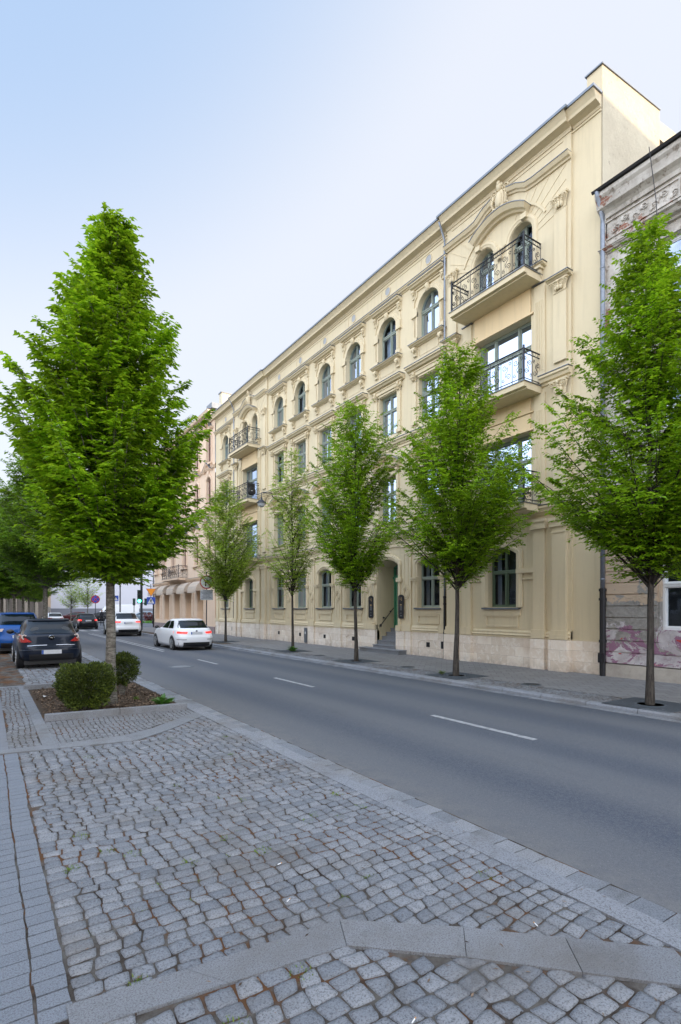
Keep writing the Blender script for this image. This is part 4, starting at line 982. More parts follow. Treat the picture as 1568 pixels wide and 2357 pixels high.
# pink building beyond the cream one
pk = building('pink_apartment_building', 'pinkish cream corner building with brown window frames, two balconies and fabric awnings over its shopfronts', (FX,46,0))
P0, P1 = 37.44, 54.3; po = .05
w = MB(); t = MB(); zc = MB()
ga = [39.05+3.28*k for k in range(5)]
ga = [40.6,43.5,46.6,49.75,52.95]
ed = [P0,42.05,45.05,48.2,51.35,P1]
ux = [38.75,41.5,44.6,47.9,50.9,53.2]; ue = [P0,40.1,43.05,46.2,49.4,52.1,P1]
for i, yc in enumerate(ga):
    op = (yc,.70,.85,3.25,0); cell(w, ed[i],ed[i+1],.5,4.35,po,op,.5)
    p = MB(); p.fbox(yc-.7,yc+.7,.85,3.25,po-.48,po-.46); p.build('blank_shop_window', M['warm'], pk)
    for s in (-1,1):
        a,e = sorted((yc+s*.74,yc+s*1.30)); 
        for r in range(8): t.fbox(a,e,.86+r*.30,1.13+r*.30,po,po+.045)
for i, yc in enumerate(ux):
    for (zb,zs,z0,z1,rise) in ((5.3,7.3,4.35,8.6,.22),(9.55,11.45,8.6,12.1,.25),(12.75,14.65,12.1,16.2,.28)):
        op = (yc,.45,zb,zs,rise); cell(w, ue[i],ue[i+1],z0,z1,po,op,.3)
        window(pk, op, po-.26, 'brownframe', trans=zb+1.35, curtain=4 if z0>12 else 0)
        pth = [(yc+.50,zb-.1),(yc+.50,zs)]+arcpts(yc,.50,zs,rise+.05)[::-1]+[(yc-.50,zs),(yc-.50,zb-.1)]
        t.sweep(pth, [(0,po),(0,po+.05),(-.10,po+.08),(-.14,po+.05),(-.22,po+.06),(-.22,po)])
        t.fbox(yc-.75,yc+.75,zb-.16,zb-.04,po,po+.18); bracket(t, yc-.6,.12,zb-.16,.26,.13,po); bracket(t, yc+.6,.12,zb-.16,.26,.13,po)
        if z0 > 12:
            sp = [(yc-.95,zs+.50),(yc-.55,zs+.52),(yc-.42,zs+.85),(yc-.2,zs+1.02),(yc,zs+1.05),(yc+.2,zs+1.02),(yc+.42,zs+.85),(yc+.55,zs+.52),(yc+.95,zs+.50)]
        else: sp = [(yc-.80,zs+.60),(yc,zs+1.15),(yc+.80,zs+.60)]
        t.sweep(sp, [(0,po),(0,po+.14),(.05,po+.2),(.13,po+.26),(.13,po)]); zc.sweep(sp, sq(.131,.15,po,po+.28))
        t.ell((FX-po-.06,yc,zs+.55),(.07,.16,.18))
hood(t, P0,P1,4.05,.22,.20,po,zc); hood(t, P0,P1,8.7,.24,.18,po); hood(t, P0,P1,12.15,.2,.16,po)
t.sweep([(P0-.05,15.70),(P1,15.70)], [(0,0),(0,.14),(.10,.18),(.16,.34),(.36,.40),(.44,.60),(.60,.66),(.60,0)])
w.add([(FX-po,P1,0),(26,P1,0),(26,P1,16.3),(FX-po,P1,16.3)],[(0,1,2,3)]); w.build('wall', M['pink'], pk)
t.build('stucco_ornament', M['pink'], pk); zc.build('zinc_flashing', M['zinc'], pk)
b = MB(); b.fbox(P0,P1,-.15,.5,-.3,.12); b.build('plinth', mat('violet_grey_plinth',(.27,.22,.22),.8,noise=(3,.5,None)), pk)
b = MB(); b.add([(FX-.66,P0,16.32),(FX-.66,P1,16.32),(19,P1,18.3),(19,P0,18.3)],[(0,1,2,3)]); b.add([(26,P0,16.32),(26,P1,16.32),(19,P1,18.3),(19,P0,18.3)],[(0,1,2,3)]); b.build('roof', M['roof'], pk)
b = MB(); b.box(14.45,26,P0-.02,P0+.5,14,17.75); b.build('firewall', M['gable'], pk)
b = MB(); b.box(14.40,26,P0-.06,P0+.55,17.751,17.83); b.box(13.7,14.5,P0+.0,P0+1.1,16.5,16.9); b.build('firewall_coping', M['zinc'], pk)
for z in (4.42,8.78): balcony(pk, 46.2, 2.4, z, proj=.85, th=.16, npan=8, slabm='pink')
downpipe(pk, P1-.1, 15.8)
AWN = mat('awning_cloth', (.50,.42,.34), .9, noise=(8,.4,None))
for i, yc in enumerate(ga):
    t = thing('awning', ['beige awning over the shopfront bay nearest the no right turn sign','second beige awning from the cream building','middle awning of the five, slightly browner','fourth beige awning, next to the corner one','beige awning at the far corner of the pinkish building'][i], 'awning', (FX-po-.01,yc,3.2), group='awnings on the pinkish building')
    b = MB(); n = 8; hw = 1.0; vs = []
    for j in range(n+1):
        a = pi/2*j/n; x = -.72*sin(a); z = .78*cos(a)
        vs += [(x,-hw,z),(x,hw,z)]
    b.add(vs, [(2*j,2*j+1,2*j+3,2*j+2) for j in range(n)])
    for s in (-1,1): b.add([(0,s*hw,0)]+[(-.72*sin(pi/2*j/n),s*hw,.78*cos(pi/2*j/n)) for j in range(n+1)], [(0,j+1,j+2) for j in range(n)])
    b.build('canopy', AWN, t)
    v = MB(); m_ = 14
    for j in range(m_):
        y = -hw+2*hw*j/m_; v.box(-.73,-.715,y,y+2*hw/m_-.01,-.16+.03*(j%2),0)
    v.build('valance', AWN, t)
    v = MB()
    for j in (2,4,6): a = pi/2*j/n; v.box(-.72*sin(a)-.012,-.72*sin(a)-.002,-hw,hw,.78*cos(a)-.012,.78*cos(a)+.004)
    v.build('awning_rib', M['blind'], t)
bk = building('hall_shade_block', 'tall pale slab block added out of view behind the pinkish building to shade the white hall', (55,40,0))  # unseen block, added to keep the sun off the white hall
b = MB(); b.box(38,80,32,46,0,29); b.build('wall', M['oppo'], bk)
b = MB()
for z in np.arange(1.5,27,2.9):
    for x in np.arange(39.5,79,2.6): b.box(x,x+1.4,31.97,32.01,z,z+1.4)
b.build('window_panes', M['carglass'], bk)
# white hall closing the far side of the crossing
wh = building('white_hall', 'large plain white hall with a grey base beyond the crossing', (22,98,0))
b = MB(); b.box(8.6,60,96,130,1.9,11.5); b.build('wall', mat('white_render',(.50,.51,.57),.9,noise=(.2,.15,(.44,.46,.52))), wh)
b = MB(); b.box(8.55,60,95.94,130,-.2,1.9); b.build('base', mat('grey_render',(.16,.17,.20),.9), wh)
b = MB(); b.box(8.2,8.6,95.8,96.4,-.2,9); b.build('corner_pier', M['shabby'], wh)
ru = building('rusticated_building', 'old brown building with rusticated piers behind the far left trees', (-2,100,0))
b = MB(); b.box(-10,7.3,90,104,-.2,7.5); b.build('wall', mat('brown_grey_stucco',(.14,.12,.105),.95,noise=(1,.6,None)), ru)
PST = mat('pier_stone',(.30,.26,.22),.9)
for x in np.arange(-9,7.2,1.35):
    b = MB(); b.box(x+.04,x+.56,89.93,90,.1,7.2)
    for z in np.arange(.2,7,.42): b.box(x,x+.6,89.88,90,z,z+.36)
    b.build('pier', PST, ru)

# ================================================================ trees
def leaves_array(C, D, N, L, W, r):
    """C centres of leaf bases, D directions, N normals (k,3) -> quads folded along the midrib"""
    S = np.cross(D, N); S /= np.linalg.norm(S,axis=1,keepdims=True)+1e-9
    N2 = np.cross(S, D); L = L[:,None]; W = W[:,None]
    p0 = C; p1 = C+D*L*.45+S*W*.5+N2*W*.12; p2 = C+D*L-N2*L*.12; p3 = C+D*L*.45-S*W*.5+N2*W*.12
    V = np.stack([p0,p1,p2,p3],1).reshape(-1,3); F = np.arange(len(V)).reshape(-1,4); return V, F
def hornbeam(name, label, x, y, H, zc, r0, prof, nb, seed, leaf=.10, lm='leaf', bm_='bark', dens=1.0, group=None, lean=(0,0), twig=(.22,.42), lpt=9, rise=1.15, low=.30, cat='tree', zb=0, rz=0):
    r = np.random.default_rng(seed); t = thing(name, label, cat, (x,y,zb), rz, group)
    ts = [p[0] for p in prof]; rs = [p[1] for p in prof]
    R = lambda q: float(np.interp(q, ts, rs))
    ph = r.random(4)*6.28
    # trunk
    b = MB(); n = 14; tp = []
    wob = r.normal(0,.012,(n+1,2)).cumsum(0)
    for i in range(n+1):
        q = i/n; tp.append((lean[0]*q*H+wob[i,0]*(q>.1), lean[1]*q*H+wob[i,1]*(q>.1), q*H*.97))
    rad = [r0*(1.22 if i==0 else 1.0)*(1-.92*(i/n)**.85) for i in range(n+1)]
    k = 10; vs = []; fs = []
    for i,(px,py,pz) in enumerate(tp):
        for j in range(k):
            a = 2*pi*j/k; rr = rad[i]*(1+.10*sin(3*a+i*.5+seed)); vs.append((px+rr*cos(a),py+rr*sin(a),pz))
    for i in range(n):
        for j in range(k): fs.append((i*k+j,i*k+(j+1)%k,(i+1)*k+(j+1)%k,(i+1)*k+j))
    b.add(vs,fs); b.build('trunk', M[bm_], t, smooth=True)
    def trunkat(z):
        q = min(max(z/(H*.97),0),1)*n; i = min(int(q),n-1); f = q-i
        return np.array(tp[i])*(1-f)+np.array(tp[i+1])*f, rad[i]*(1-f)+rad[i+1]*f
    br = MB(); LC_,LD,LN,LS = [],[],[],[]
    Hc = H-zc
    for ib in range(nb):
        q = (ib+r.random())/nb; q = q**.92
        az = r.random()*6.283 if ib%3 else (ib*2.399)%6.283
        lob = 1+.13*sin(3*az+ph[0]+q*6)+.12*sin(4*az+ph[1]-q*13)+.12*sin(2*az+ph[2]+q*19)
        rr = R(q)*lob*(.55+.5*r.random()**.45); zt = zc+q*Hc+r.normal(0,.06)
        if sin(az*2+q*21+ph[3])*sin(q*17+az*1.0+ph[0]) > .62 and q < .9: continue
        zs = max(zc-.20+r.random()*(1.0 if low>.2 else .5), zt-rr*(rise+.9*(q<.45))*(.8+.5*r.random())); zs = min(zs, zt-.05)
        p0, tr = trunkat(zs); p2,_ = trunkat(zt); dirh = np.array([cos(az), sin(az), 0.])
        p3 = p2*np.array([1,1,0])+dirh*rr+np.array([0,0,zt]); L = np.linalg.norm(p3-p0)
        mid = p0*.55+p3*.45+np.array([0,0,-.06*L+.10*L*(q<.5)])+r.normal(0,.03*L,3)*.6
        m = max(4,int(L/.16)); us = np.linspace(0,1,m+1)[:,None]
        pts = (1-us)**2*p0+2*us*(1-us)*mid+us**2*p3+r.normal(0,.008,(m+1,3))
        br.tube([tuple(p) for p in pts[::2]]+([tuple(pts[-1])] if m%2 else []), min(tr*.45,.007+.0075*L), 4, .002)
        # sprays of leaves along the outer part
        start = low if q < .35 else .10
        ntw = int(max(3, L*(1-start)/.075*dens))
        for it in range(ntw):
            u = start+(1-start)*(it+r.random())/ntw; i = min(int(u*m),m-1); c = pts[i]*(1-(u*m-i))+pts[i+1]*(u*m-i)
            side = -1 if it%2 else 1; aa = az+side*r.uniform(.3,1.5); tl = r.uniform(*twig)*(.6+.5*(1-abs(u-.6)))
            el = r.normal(.12,.22)
            d = np.array([cos(aa)*cos(el), sin(aa)*cos(el), sin(el)])
            if u > .93: d = (p3-pts[-2]); d = d/np.linalg.norm(d)*1.0; d[2] = d[2]*.5+.15; d /= np.linalg.norm(d)
            if r.random() < .25: br.tube([tuple(c), tuple(c+d*tl)], .0035, 3, .002)
            kk = lpt; w_ = (np.arange(kk)+.7)/kk
            cs = c+d*tl*w_[:,None]+np.array([0,0,-1])*(tl*w_[:,None]**2)*.14
            la = aa+np.where(np.arange(kk)%2,1,-1)*r.uniform(.5,1.0,kk); la[-1] = aa
            le = r.normal(-.14,.20,kk)
            LD.append(np.stack([np.cos(la)*np.cos(le), np.sin(la)*np.cos(le), np.sin(le)],1))
            nn = r.normal(0,.25,(kk,3)); nn[:,2] = 1; LN.append(nn/np.linalg.norm(nn,axis=1,keepdims=True))
            LC_.append(cs); LS.append(leaf*r.uniform(.65,1.15,kk))
    br.build('limbs', M['barkdark'] if bm_=='barkdark' else M[bm_], t, fix=False, smooth=True)
    C_ = np.concatenate(LC_); D_ = np.concatenate(LD); N_ = np.concatenate(LN); S_ = np.concatenate(LS)
    V, F = leaves_array(C_, D_, N_, S_, S_*.60, r)
    fastmesh('crown', V, F, M[lm], t)
    return t
def copy_thing(t, x, y, label, rz=0, s=1, z=None):
    c = t.copy(); COL.objects.link(c); c.location = (x,y,t.location.z if z is None else z); c.rotation_euler = (0,0,rz); c.scale = (s,s,s); c['label'] = label
    for ch in t.children:
        d = ch.copy(); COL.objects.link(d); d.parent = c
        for g3 in ch.children: e = g3.copy(); COL.objects.link(e); e.parent = d
    return c
GR = 'young hornbeams along the right sidewalk'; GL = 'street trees on the left side'
PA = [(0,.40),(.04,.85),(.10,1.32),(.22,1.54),(.36,1.56),(.46,1.42),(.58,1.24),(.70,.92),(.82,.52),(.90,.30),(.96,.18),(1,.04)]
PB = [(0,.3),(.08,.8),(.16,1.4),(.28,2.0),(.40,1.95),(.52,1.55),(.64,1.25),(.76,.80),(.87,.42),(.95,.2),(1,.04)]
PC = [(0,.2),(.05,.5),(.18,1.5),(.36,1.95),(.54,1.7),(.73,1.2),(.88,.6),(.96,.33),(1,.08)]
PD5 = [(0,.2),(.06,.45),(.23,1.2),(.5,1.12),(.75,.85),(.88,.5),(1,.1)]
PD = [(0,.25),(.07,.6),(.25,1.35),(.48,1.55),(.70,1.35),(.82,1.15),(.93,.65),(1,.12)]
hornbeam('hornbeam_tree', 'tall dense cone-shaped hornbeam standing in the bark-mulched kerbed bed', 1.98,10.84,9.3,2.42,.105,PA,430,11,leaf=.125,dens=1.35,group=GL,lpt=10,low=.15,rz=2.2)
hornbeam('hornbeam_tree', 'nearest hornbeam on the right sidewalk, in front of the run-down building', 10.42,5.10,9.1,2.35,.072,PB,290,21,leaf=.10,bm_='barkdark',dens=1.45,group=GR,lpt=10)
hornbeam('hornbeam_tree', 'hornbeam before the right balconies of the cream building', 10.60,10.25,8.9,2.45,.075,PC,270,31,leaf=.098,lm='leaf',bm_='barkdark',dens=1.35,group=GR,lean=(.004,0))
hornbeam('hornbeam_tree', 'hornbeam just left of the green entrance door', 10.65,15.0,9.0,2.5,.07,PD,240,41,leaf=.098,bm_='barkdark',dens=1.25,group=GR)
hornbeam('hornbeam_tree', 'sparse pale-leaved hornbeam with a weed clump at its foot', 10.95,20.1,8.7,2.5,.06,PD5,170,51,leaf=.095,lm='leafy',bm_='barkdark',dens=.72,group=GR,rise=1.5)
hornbeam('hornbeam_tree', 'hornbeam beside the no right turn sign', 11.0,27.9,8.9,2.3,.07,[(0,.2),(.1,.55),(.18,1.0),(.38,2.1),(.6,1.75),(.8,.95),(.93,.45),(1,.08)],240,61,leaf=.10,lm='leafy',bm_='barkdark',dens=1.2,group=GR)
lt = hornbeam('hornbeam_tree', 'second left hornbeam, behind the bright blue car', 2.35,28.8,10.6,2.9,.13,[(0,.9),(.05,1.8),(.15,2.5),(.3,2.7),(.5,2.3),(.7,1.5),(.85,.9),(1,.1)],320,71,leaf=.15,lm='leafd',dens=1.0,group=GL,lpt=8,twig=(.3,.5))
copy_thing(lt, 1.55,41,'grey-trunked tree third along the left side, right one of a close pair',2.0,.95)
copy_thing(lt, .95,43.5,'thinner left tree of the close pair at the picture edge',4.0,.9)
for k,(tx,ty,a,s) in enumerate(((2.6,52,1,1.0),(-1.5,50,3,1.1),(3.6,62,2.5,1.0),(0.2,66,5,1.15),(5.0,76,.7,.95),(2.5,82,4,1.1))):
    copy_thing(lt, tx, ty, ['dark tree past the close pair, nearest the carriageway','dark tree at the left picture edge behind the pair','tree beyond the crossing on the left kerb','tree at the far left behind the blue sign','last tree but one before the white hall, left side','farthest dark tree in front of the brown rusticated piers'][k], a, s)
fy = hornbeam('young_tree', 'thin light-green young tree left of the no stopping sign', 8.6,72,6.6,1.9,.07,[(0,.5),(.15,1.3),(.4,1.7),(.7,1.3),(1,.2)],110,81,leaf=.13,lm='leafy',dens=.5,lpt=7,group='young trees before the white hall')
copy_thing(fy, 10.9,74.5,'thin light-green young tree directly behind the no stopping sign',2.2,1.1)
# low clipped yews, leafy herb, mulch bed with raised kerbs
def bushm(name, label, x, y, rx, ry, z0, z1, seed, n=9000, box=.5, cat='shrub', lm='yew', leaf=.028, stems=True, hole=.0, group=None):
    t = thing(name, label, cat, (x,y,0), 0, group); r = np.random.default_rng(seed)
    if stems:
        b = MB()
        for k in range(9):
            a = r.random()*6.28; q = r.uniform(.3,.8); m = [(0+.04*cos(a),.04*sin(a),-.02),(cos(a)*rx*q*.35,sin(a)*ry*q*.35,z0+.1),(cos(a)*rx*q,sin(a)*ry*q,z0+(z1-z0)*r.uniform(.4,.8))]
            b.tube(m, .018, 5, .006)
        b.build('stem', M['bark'], t, fix=False)
    u = r.normal(0,1,(n,3)); u /= np.linalg.norm(u,axis=1,keepdims=True)
    p = 9.0 if box else 2.4; k = (np.abs(u)**p).sum(1)**(-1/p)
    rad = r.uniform(0,1,n)**.25; lump = 1+.07*np.sin(u[:,0]*9+seed)+.07*np.sin(u[:,1]*11+u[:,2]*7)+.05*np.sin(u[:,2]*15+u[:,0]*6)
    P = u*(k*rad*lump)[:,None]; cz = (z0+z1)/2; taper = 1-.22*np.clip(-P[:,2],0,1)
    C = np.stack([P[:,0]*rx*taper, P[:,1]*ry*taper, cz+P[:,2]*(z1-z0)/2],1)
    if hole:
        kz = np.sin(C[:,0]*14+seed)*np.sin(C[:,1]*13)*np.sin(C[:,2]*12+1); C = C[kz > -.25*(1-hole)+hole*.2-.3] if False else C[(kz < .25)|(C[:,2]>cz+.1)]
    D = C-np.array([0,0,cz-.15]); D /= np.linalg.norm(D,axis=1,keepdims=True)+1e-6; D += r.normal(0,.45,D.shape); D[:,2] += .15; D /= np.linalg.norm(D,axis=1,keepdims=True)
    N = r.normal(0,1,D.shape); N[:,2] += .8; N /= np.linalg.norm(N,axis=1,keepdims=True)
    S = leaf*r.uniform(.7,1.5,len(C)); V,F = leaves_array(C,D,N,S,S*.42,r); fastmesh('foliage', V, F, M[lm], t); return t
bushm('yew_shrub','box-clipped yew shrub in front of the big tree trunk', 1.46,10.30,.43,.40,.12,.80,5,n=15000,leaf=.042)
bushm('yew_shrub','rounded yew with bare lower twigs behind the big tree trunk', 2.38,11.85,.33,.32,.22,.86,6,n=7000,leaf=.042,box=0,hole=.4)
def herb(label, x, y, n, L, seed, m='herb', w=.26):
    t = thing('leafy_plant', label, 'plant', (x,y,0)); r = np.random.default_rng(seed); b = MB()
    for k in range(n):
        a = r.random()*6.28; e = r.uniform(.25,1.2); l = L*r.uniform(.6,1.1); dx,dy = cos(a),sin(a); ww = l*w
        z0 = .02+.1*L*(k%3); pts = [(0,0,z0),(dx*l*.45*cos(e),dy*l*.45*cos(e),z0+l*.45*sin(e)),(dx*l*(.5+.4*cos(e)),dy*l*(.5+.4*cos(e)),z0+l*.6*sin(e))]
        s = (-dy*ww*.5, dx*ww*.5)
        b.add([pts[0],(pts[1][0]+s[0],pts[1][1]+s[1],pts[1][2]),(pts[1][0]-s[0],pts[1][1]-s[1],pts[1][2]),pts[2]],[(0,1,3,2)])
    b.build('leaf_rosette', M[m], t, fix=False); return t
herb('broad-leaved green plant in the right front corner of the mulched bed', 2.72,10.0,46,.30,3)
herb('bright fern-like weed at the foot of the sparse hornbeam', 10.72,19.7,60,.34,4,'herb',.2)
herb('small weed beside the grate of the tree before the balconies', 10.35,10.55,40,.16,5,'moss',.25)
herb('small plant stump sprouting in the mulch behind the front plant', 2.45,10.9,20,.10,6,'moss',.3)
poly_sheet('mulch_bed', [[(.80,9.75),(3.04,9.55),(3.04,13.75),(.80,13.75)]], -.001, M['mulch'])
r = np.random.default_rng(44); k = 5200; C_ = np.stack([r.uniform(.86,3.0,k), r.uniform(9.75,13.6,k), r.uniform(.0,.03,k)],1)
D_ = r.normal(0,1,(k,3)); D_[:,2] *= .3; D_ /= np.linalg.norm(D_,axis=1,keepdims=True); N_ = r.normal(0,.35,(k,3)); N_[:,2] = 1; N_ /= np.linalg.norm(N_,axis=1,keepdims=True)
S_ = r.uniform(.02,.075,k); V,F = leaves_array(C_,D_,N_,S_,S_*.5,r)
tag(fastmesh('bark_chips', V, F, M['chip']), 'brown bark chips covering the kerbed tree bed', 'mulch', kind='stuff')
b = MB()
def kerbline(p, q, w_, z0, z1, L=.95):
    n = max(1,round(math.dist(p,q)/L)); ux_,uy = (q[0]-p[0])/math.dist(p,q),(q[1]-p[1])/math.dist(p,q)
    for i in range(n):
        a = math.dist(p,q)*i/n+.003; c = math.dist(p,q)*(i+1)/n-.003
        P_ = [(p[0]+ux_*a,p[1]+uy*a),(p[0]+ux_*c,p[1]+uy*c)]; nx,ny = -uy*w_,ux_*w_
        b.prism([P_[0],P_[1],(P_[1][0]+nx,P_[1][1]+ny),(P_[0][0]+nx,P_[0][1]+ny)], z0, z1+random.uniform(-.002,.002))
kerbline((.78,9.72),(3.02,9.50),.11,-.05,.105); kerbline((.70,13.80),(3.02,13.70),.11,-.05,.10)
t = thing('tree_bed_kerb', 'raised granite kerbstones framing the bark-mulched tree bed', 'kerb', (1.9,9.6,0)); WORLDP.add(t.name)
b.build('kerbstone', M['slab'], t, bevel=.006)
# grates of dark small blocks round the trees, with a round opening
for k,(tx,ty) in enumerate(((10.42,5.10),(10.60,10.25),(10.65,15.0),(10.95,20.1),(11.0,27.9))):
    t = thing('tree_grate', 'dark tree grate around the '+['nearest right hornbeam','hornbeam before the balconies','hornbeam by the entrance door','sparse hornbeam','hornbeam by the no right turn sign'][k], 'tree grate', (tx,ty,0), group='tree grates on the right sidewalk')
    b = MB(); n = 13; w0 = .62
    for i in range(-n,n):
        for j in range(-n,n):
            x = (i+.5)*w0/n; y = (j+.5)*w0/n
            if math.hypot(x,y) < .25: continue
            hh = w0/n*.40; h2 = hh*(.5 if (i+j)%2 else 1); h1 = hh*(1 if (i+j)%2 else .5); b.box(x-h1,x+h1,y-h2,y+h2,.001,.007)
    b.build('grate_block', GRATE if k else globals().setdefault('GRATE', mat('dark_grate',(.10,.12,.14),.7,.2,noise=(8,.5,None))), t)
    b = MB(); b.add([(-w0,-w0,.0015),(w0,-w0,.0015),(w0,w0,.0015),(-w0,w0,.0015)],[(0,1,2,3)]); b.build('grate_bed', M['blackiron'], t)
    b = MB(); b.lathe([(.23,.0),(.23,.010),(.26,.010),(.26,.0)],n=24,cap=False); b.build('ring', GRATE, t)
    b = MB(); b.lathe([(.001,.0035),(.225,.0035)],n=20); b.build('soil', M['mulch'], t)
for (x,y,lb) in ((10.85,8.05,'round slotted iron cover in the sidewalk near the nearest right hornbeam'),(10.9,12.6,'round slotted iron cover in the sidewalk between the balconies tree and the door'),(10.75,17.6,'small round iron cover in the sidewalk beyond the entrance door')):
    t = thing('drain_cover', lb, 'drain cover', (x,y,0)); b = MB(); b.lathe([(.001,.006),(.21,.006),(.24,.004),(.24,-.01)],n=24); b.build('rim', GRATE, t)
    b = MB()
    for i in range(-4,5): h = sqrt(max(0,.19**2-(i*.042)**2)); b.box(i*.042-.009,i*.042+.009,-h,h,.0065,.008)
    b.build('slot', M['blackiron'], t)
t = thing('manhole_cover', 'round worn manhole cover in the near traffic lane', 'manhole cover', (5.2,17.0,roadz(5.2)))
b = MB(); b.lathe([(.001,.006),(.30,.006),(.31,.003)],n=28); b.build('lid', M['slab'], t); b = MB(); b.lathe([(.32,.002),(.32,.008),(.40,.008),(.41,.002)],n=28,cap=False); b.build('frame', GRATE, t)

# ================================================================ vehicles
M['tyre'] = mat('tyre_rubber', (.018,.018,.02), .8); M['rim'] = mat('alloy_rim', (.35,.36,.38), .3, .8); M['blacktrim'] = mat('black_trim', (.015,.015,.017), .45)
M['plate'] = mat('plate', (.55,.57,.60), .5, noise=(28,.35,(.42,.44,.47),1)); M['platetab'] = mat('plate_tab', (.03,.09,.35), .5)
M['chrome'] = mat('chrome', (.6,.6,.62), .15, 1); M['lampred'] = mat('red_lens', (.34,.012,.012), .12, coat=.6)
M['lampon'] = mat('lit_red_lens', (.5,.02,.02), .2, emit=((1,.03,.02),.9)); M['lampw'] = mat('clear_lens', (.55,.45,.42), .1, coat=.5)
M['seatc'] = mat('seat_cloth', (.05,.055,.06), .9)
def paintm(name, c, metal=0): return mat(name, c, .38, metal, spec=.18, coat=.32)
PAINT = {'navy':paintm('navy_paint',(.004,.009,.022)),'white':paintm('white_paint',(.72,.74,.77)),'black':paintm('black_paint',(.012,.013,.018),.2),
 'blue':paintm('bright_blue_paint',(.004,.06,.24),.1),'red':paintm('dark_red_paint',(.07,.008,.012)),'silver':paintm('silver_blue_paint',(.20,.26,.32),.5)}
GC = 'cars in the street'
def car(name, label, loc, rz, col, L=4.1, W=1.72, H=1.46, belt=.93, tail=.30, hood_=1.05, seat=False, rear='hatch', lit=False, zbot=.20, wr=.31, plate_z=.62, lamps=None, emblem=None, group=GC, slant=.42, roofw=.74, sc=1.0, spoiler=True, lampcol=None):
    """x to the right, y forwards, rear bumper at y=0. Body lofted from horizontal slices"""
    t = thing(name, label, 'car' if name != 'parked_van' else 'van', loc, rz, group); t.scale = (sc,sc,sc)
    w = W/2
    # slices: z, y_rear, y_front, half width, squareness
    S = [(zbot,.16,L-.25,w*.90,6),(zbot+.08,.05,L-.12,w*.965,6),(.42,.0,L-.02,w*.99,6),(.60,.0,L,w,6),(.72,.05,L-.06,w*1.0,5.5),(belt-.06,.09,L-.22,w*.985,5),
         (belt,tail*.42,L-.42,w*.955,5),(belt+.03,tail*.5,L-hood_+.02,w*.90,5),
         (belt+(H-belt)*.35,tail+slant*.30,L-hood_-.30,w*(.90*.6+roofw*.4),4.6),(belt+(H-belt)*.70,tail+slant*.66,L-hood_-.66,w*(.90*.25+roofw*.75),4.4),
         (H-.06,tail+slant*.95,L-hood_-.98,w*roofw*.97,4),(H-.015,tail+slant*1.12,L-hood_-1.2,w*roofw*.90,3.6),(H,tail+slant*1.6,L-hood_-1.5,w*roofw*.70,3.2)]
    zs_ = [q[0] for q in S]
    def sl(z): 
        z = min(max(z,zs_[0]),zs_[-1]); return [float(np.interp(z, zs_, [q[k] for q in S])) for k in (1,2,3,4)]
    def sup(z, th):
        yr,yf,hw,n = sl(z); c,s = cos(th),sin(th); e = 2/n
        return (hw*math.copysign(abs(s)**e,s), (yr+yf)/2+(yf-yr)/2*math.copysign(abs(c)**e,c), z)
    def rearp(x, z, off=.006):
        yr,yf,hw,n = sl(z); a = (yf-yr)/2; q = min(.995,abs(x)/hw); return (x, (yr+yf)/2-a*(1-q**n)**(1/n)-off, z)
    def sidep(s, y, z, off=.006):
        yr,yf,hw,n = sl(z); a = (yf-yr)/2; q = min(.99,abs(y-(yr+yf)/2)/a); return (s*(hw*(1-q**n)**(1/n)+off), y, z)
    b = MB(); nz = 44; nth = 56; zl = []
    for i in range(len(S)-1): zl += list(np.linspace(zs_[i],zs_[i+1],3,endpoint=False))
    zl.append(zs_[-1]); vs = []
    for z in zl: vs += [sup(z, 2*pi*k/nth) for k in range(nth)]
    fs = [(i*nth+k,i*nth+(k+1)%nth,(i+1)*nth+(k+1)%nth,(i+1)*nth+k) for i in range(len(zl)-1) for k in range(nth)]
    fs += [tuple(range(nth)), tuple((len(zl)-1)*nth+k for k in range(nth))]
    b.add(vs, fs); body = b.build('body', PAINT[col], t, smooth=True)
    def patch(name, q, m, fn, n=8, thick=.0):
        """q four corners (u,z) mapped by fn"""
        b = MB(); vs = []
        for i in range(n+1):
            for j in range(n+1):
                u,v = i/n,j/n; x = (1-u)*(1-v)*q[0][0]+u*(1-v)*q[1][0]+u*v*q[2][0]+(1-u)*v*q[3][0]; z = (1-u)*(1-v)*q[0][1]+u*(1-v)*q[1][1]+u*v*q[2][1]+(1-u)*v*q[3][1]
                vs.append(fn(x,z))
        b.add(vs,[(i*(n+1)+j,(i+1)*(n+1)+j,(i+1)*(n+1)+j+1,i*(n+1)+j+1) for i in range(n) for j in range(n)])
        return b.build(name, m, t, smooth=True)
    dz = H-belt
    ww = w*.80
    rw = patch('rear_window', [(-ww,belt+.07),(ww,belt+.07),(ww*.80,H-.085),(-ww*.80,H-.085)], M['carglass'], lambda x,z: rearp(x,z,.016), 14)
    if spoiler:
        sp = MB(); pts = [rearp(x,H-.05,.05) for x in np.linspace(-ww*.80,ww*.80,9)]; sp.tube(pts,.028,6); sp.build('roof_spoiler', PAINT[col], t)
    patch('bumper_insert', [(-w*.86,zbot+.005),(w*.90,zbot+.005),(w*.86,zbot+.20),(-w*.86,zbot+.20)], M['blacktrim'], lambda x,z: rearp(x,z,.012))
    yr0,yf0,_,_ = sl(belt+.1)
    roofy0 = tail+slant; roofy1 = L-hood_-.95
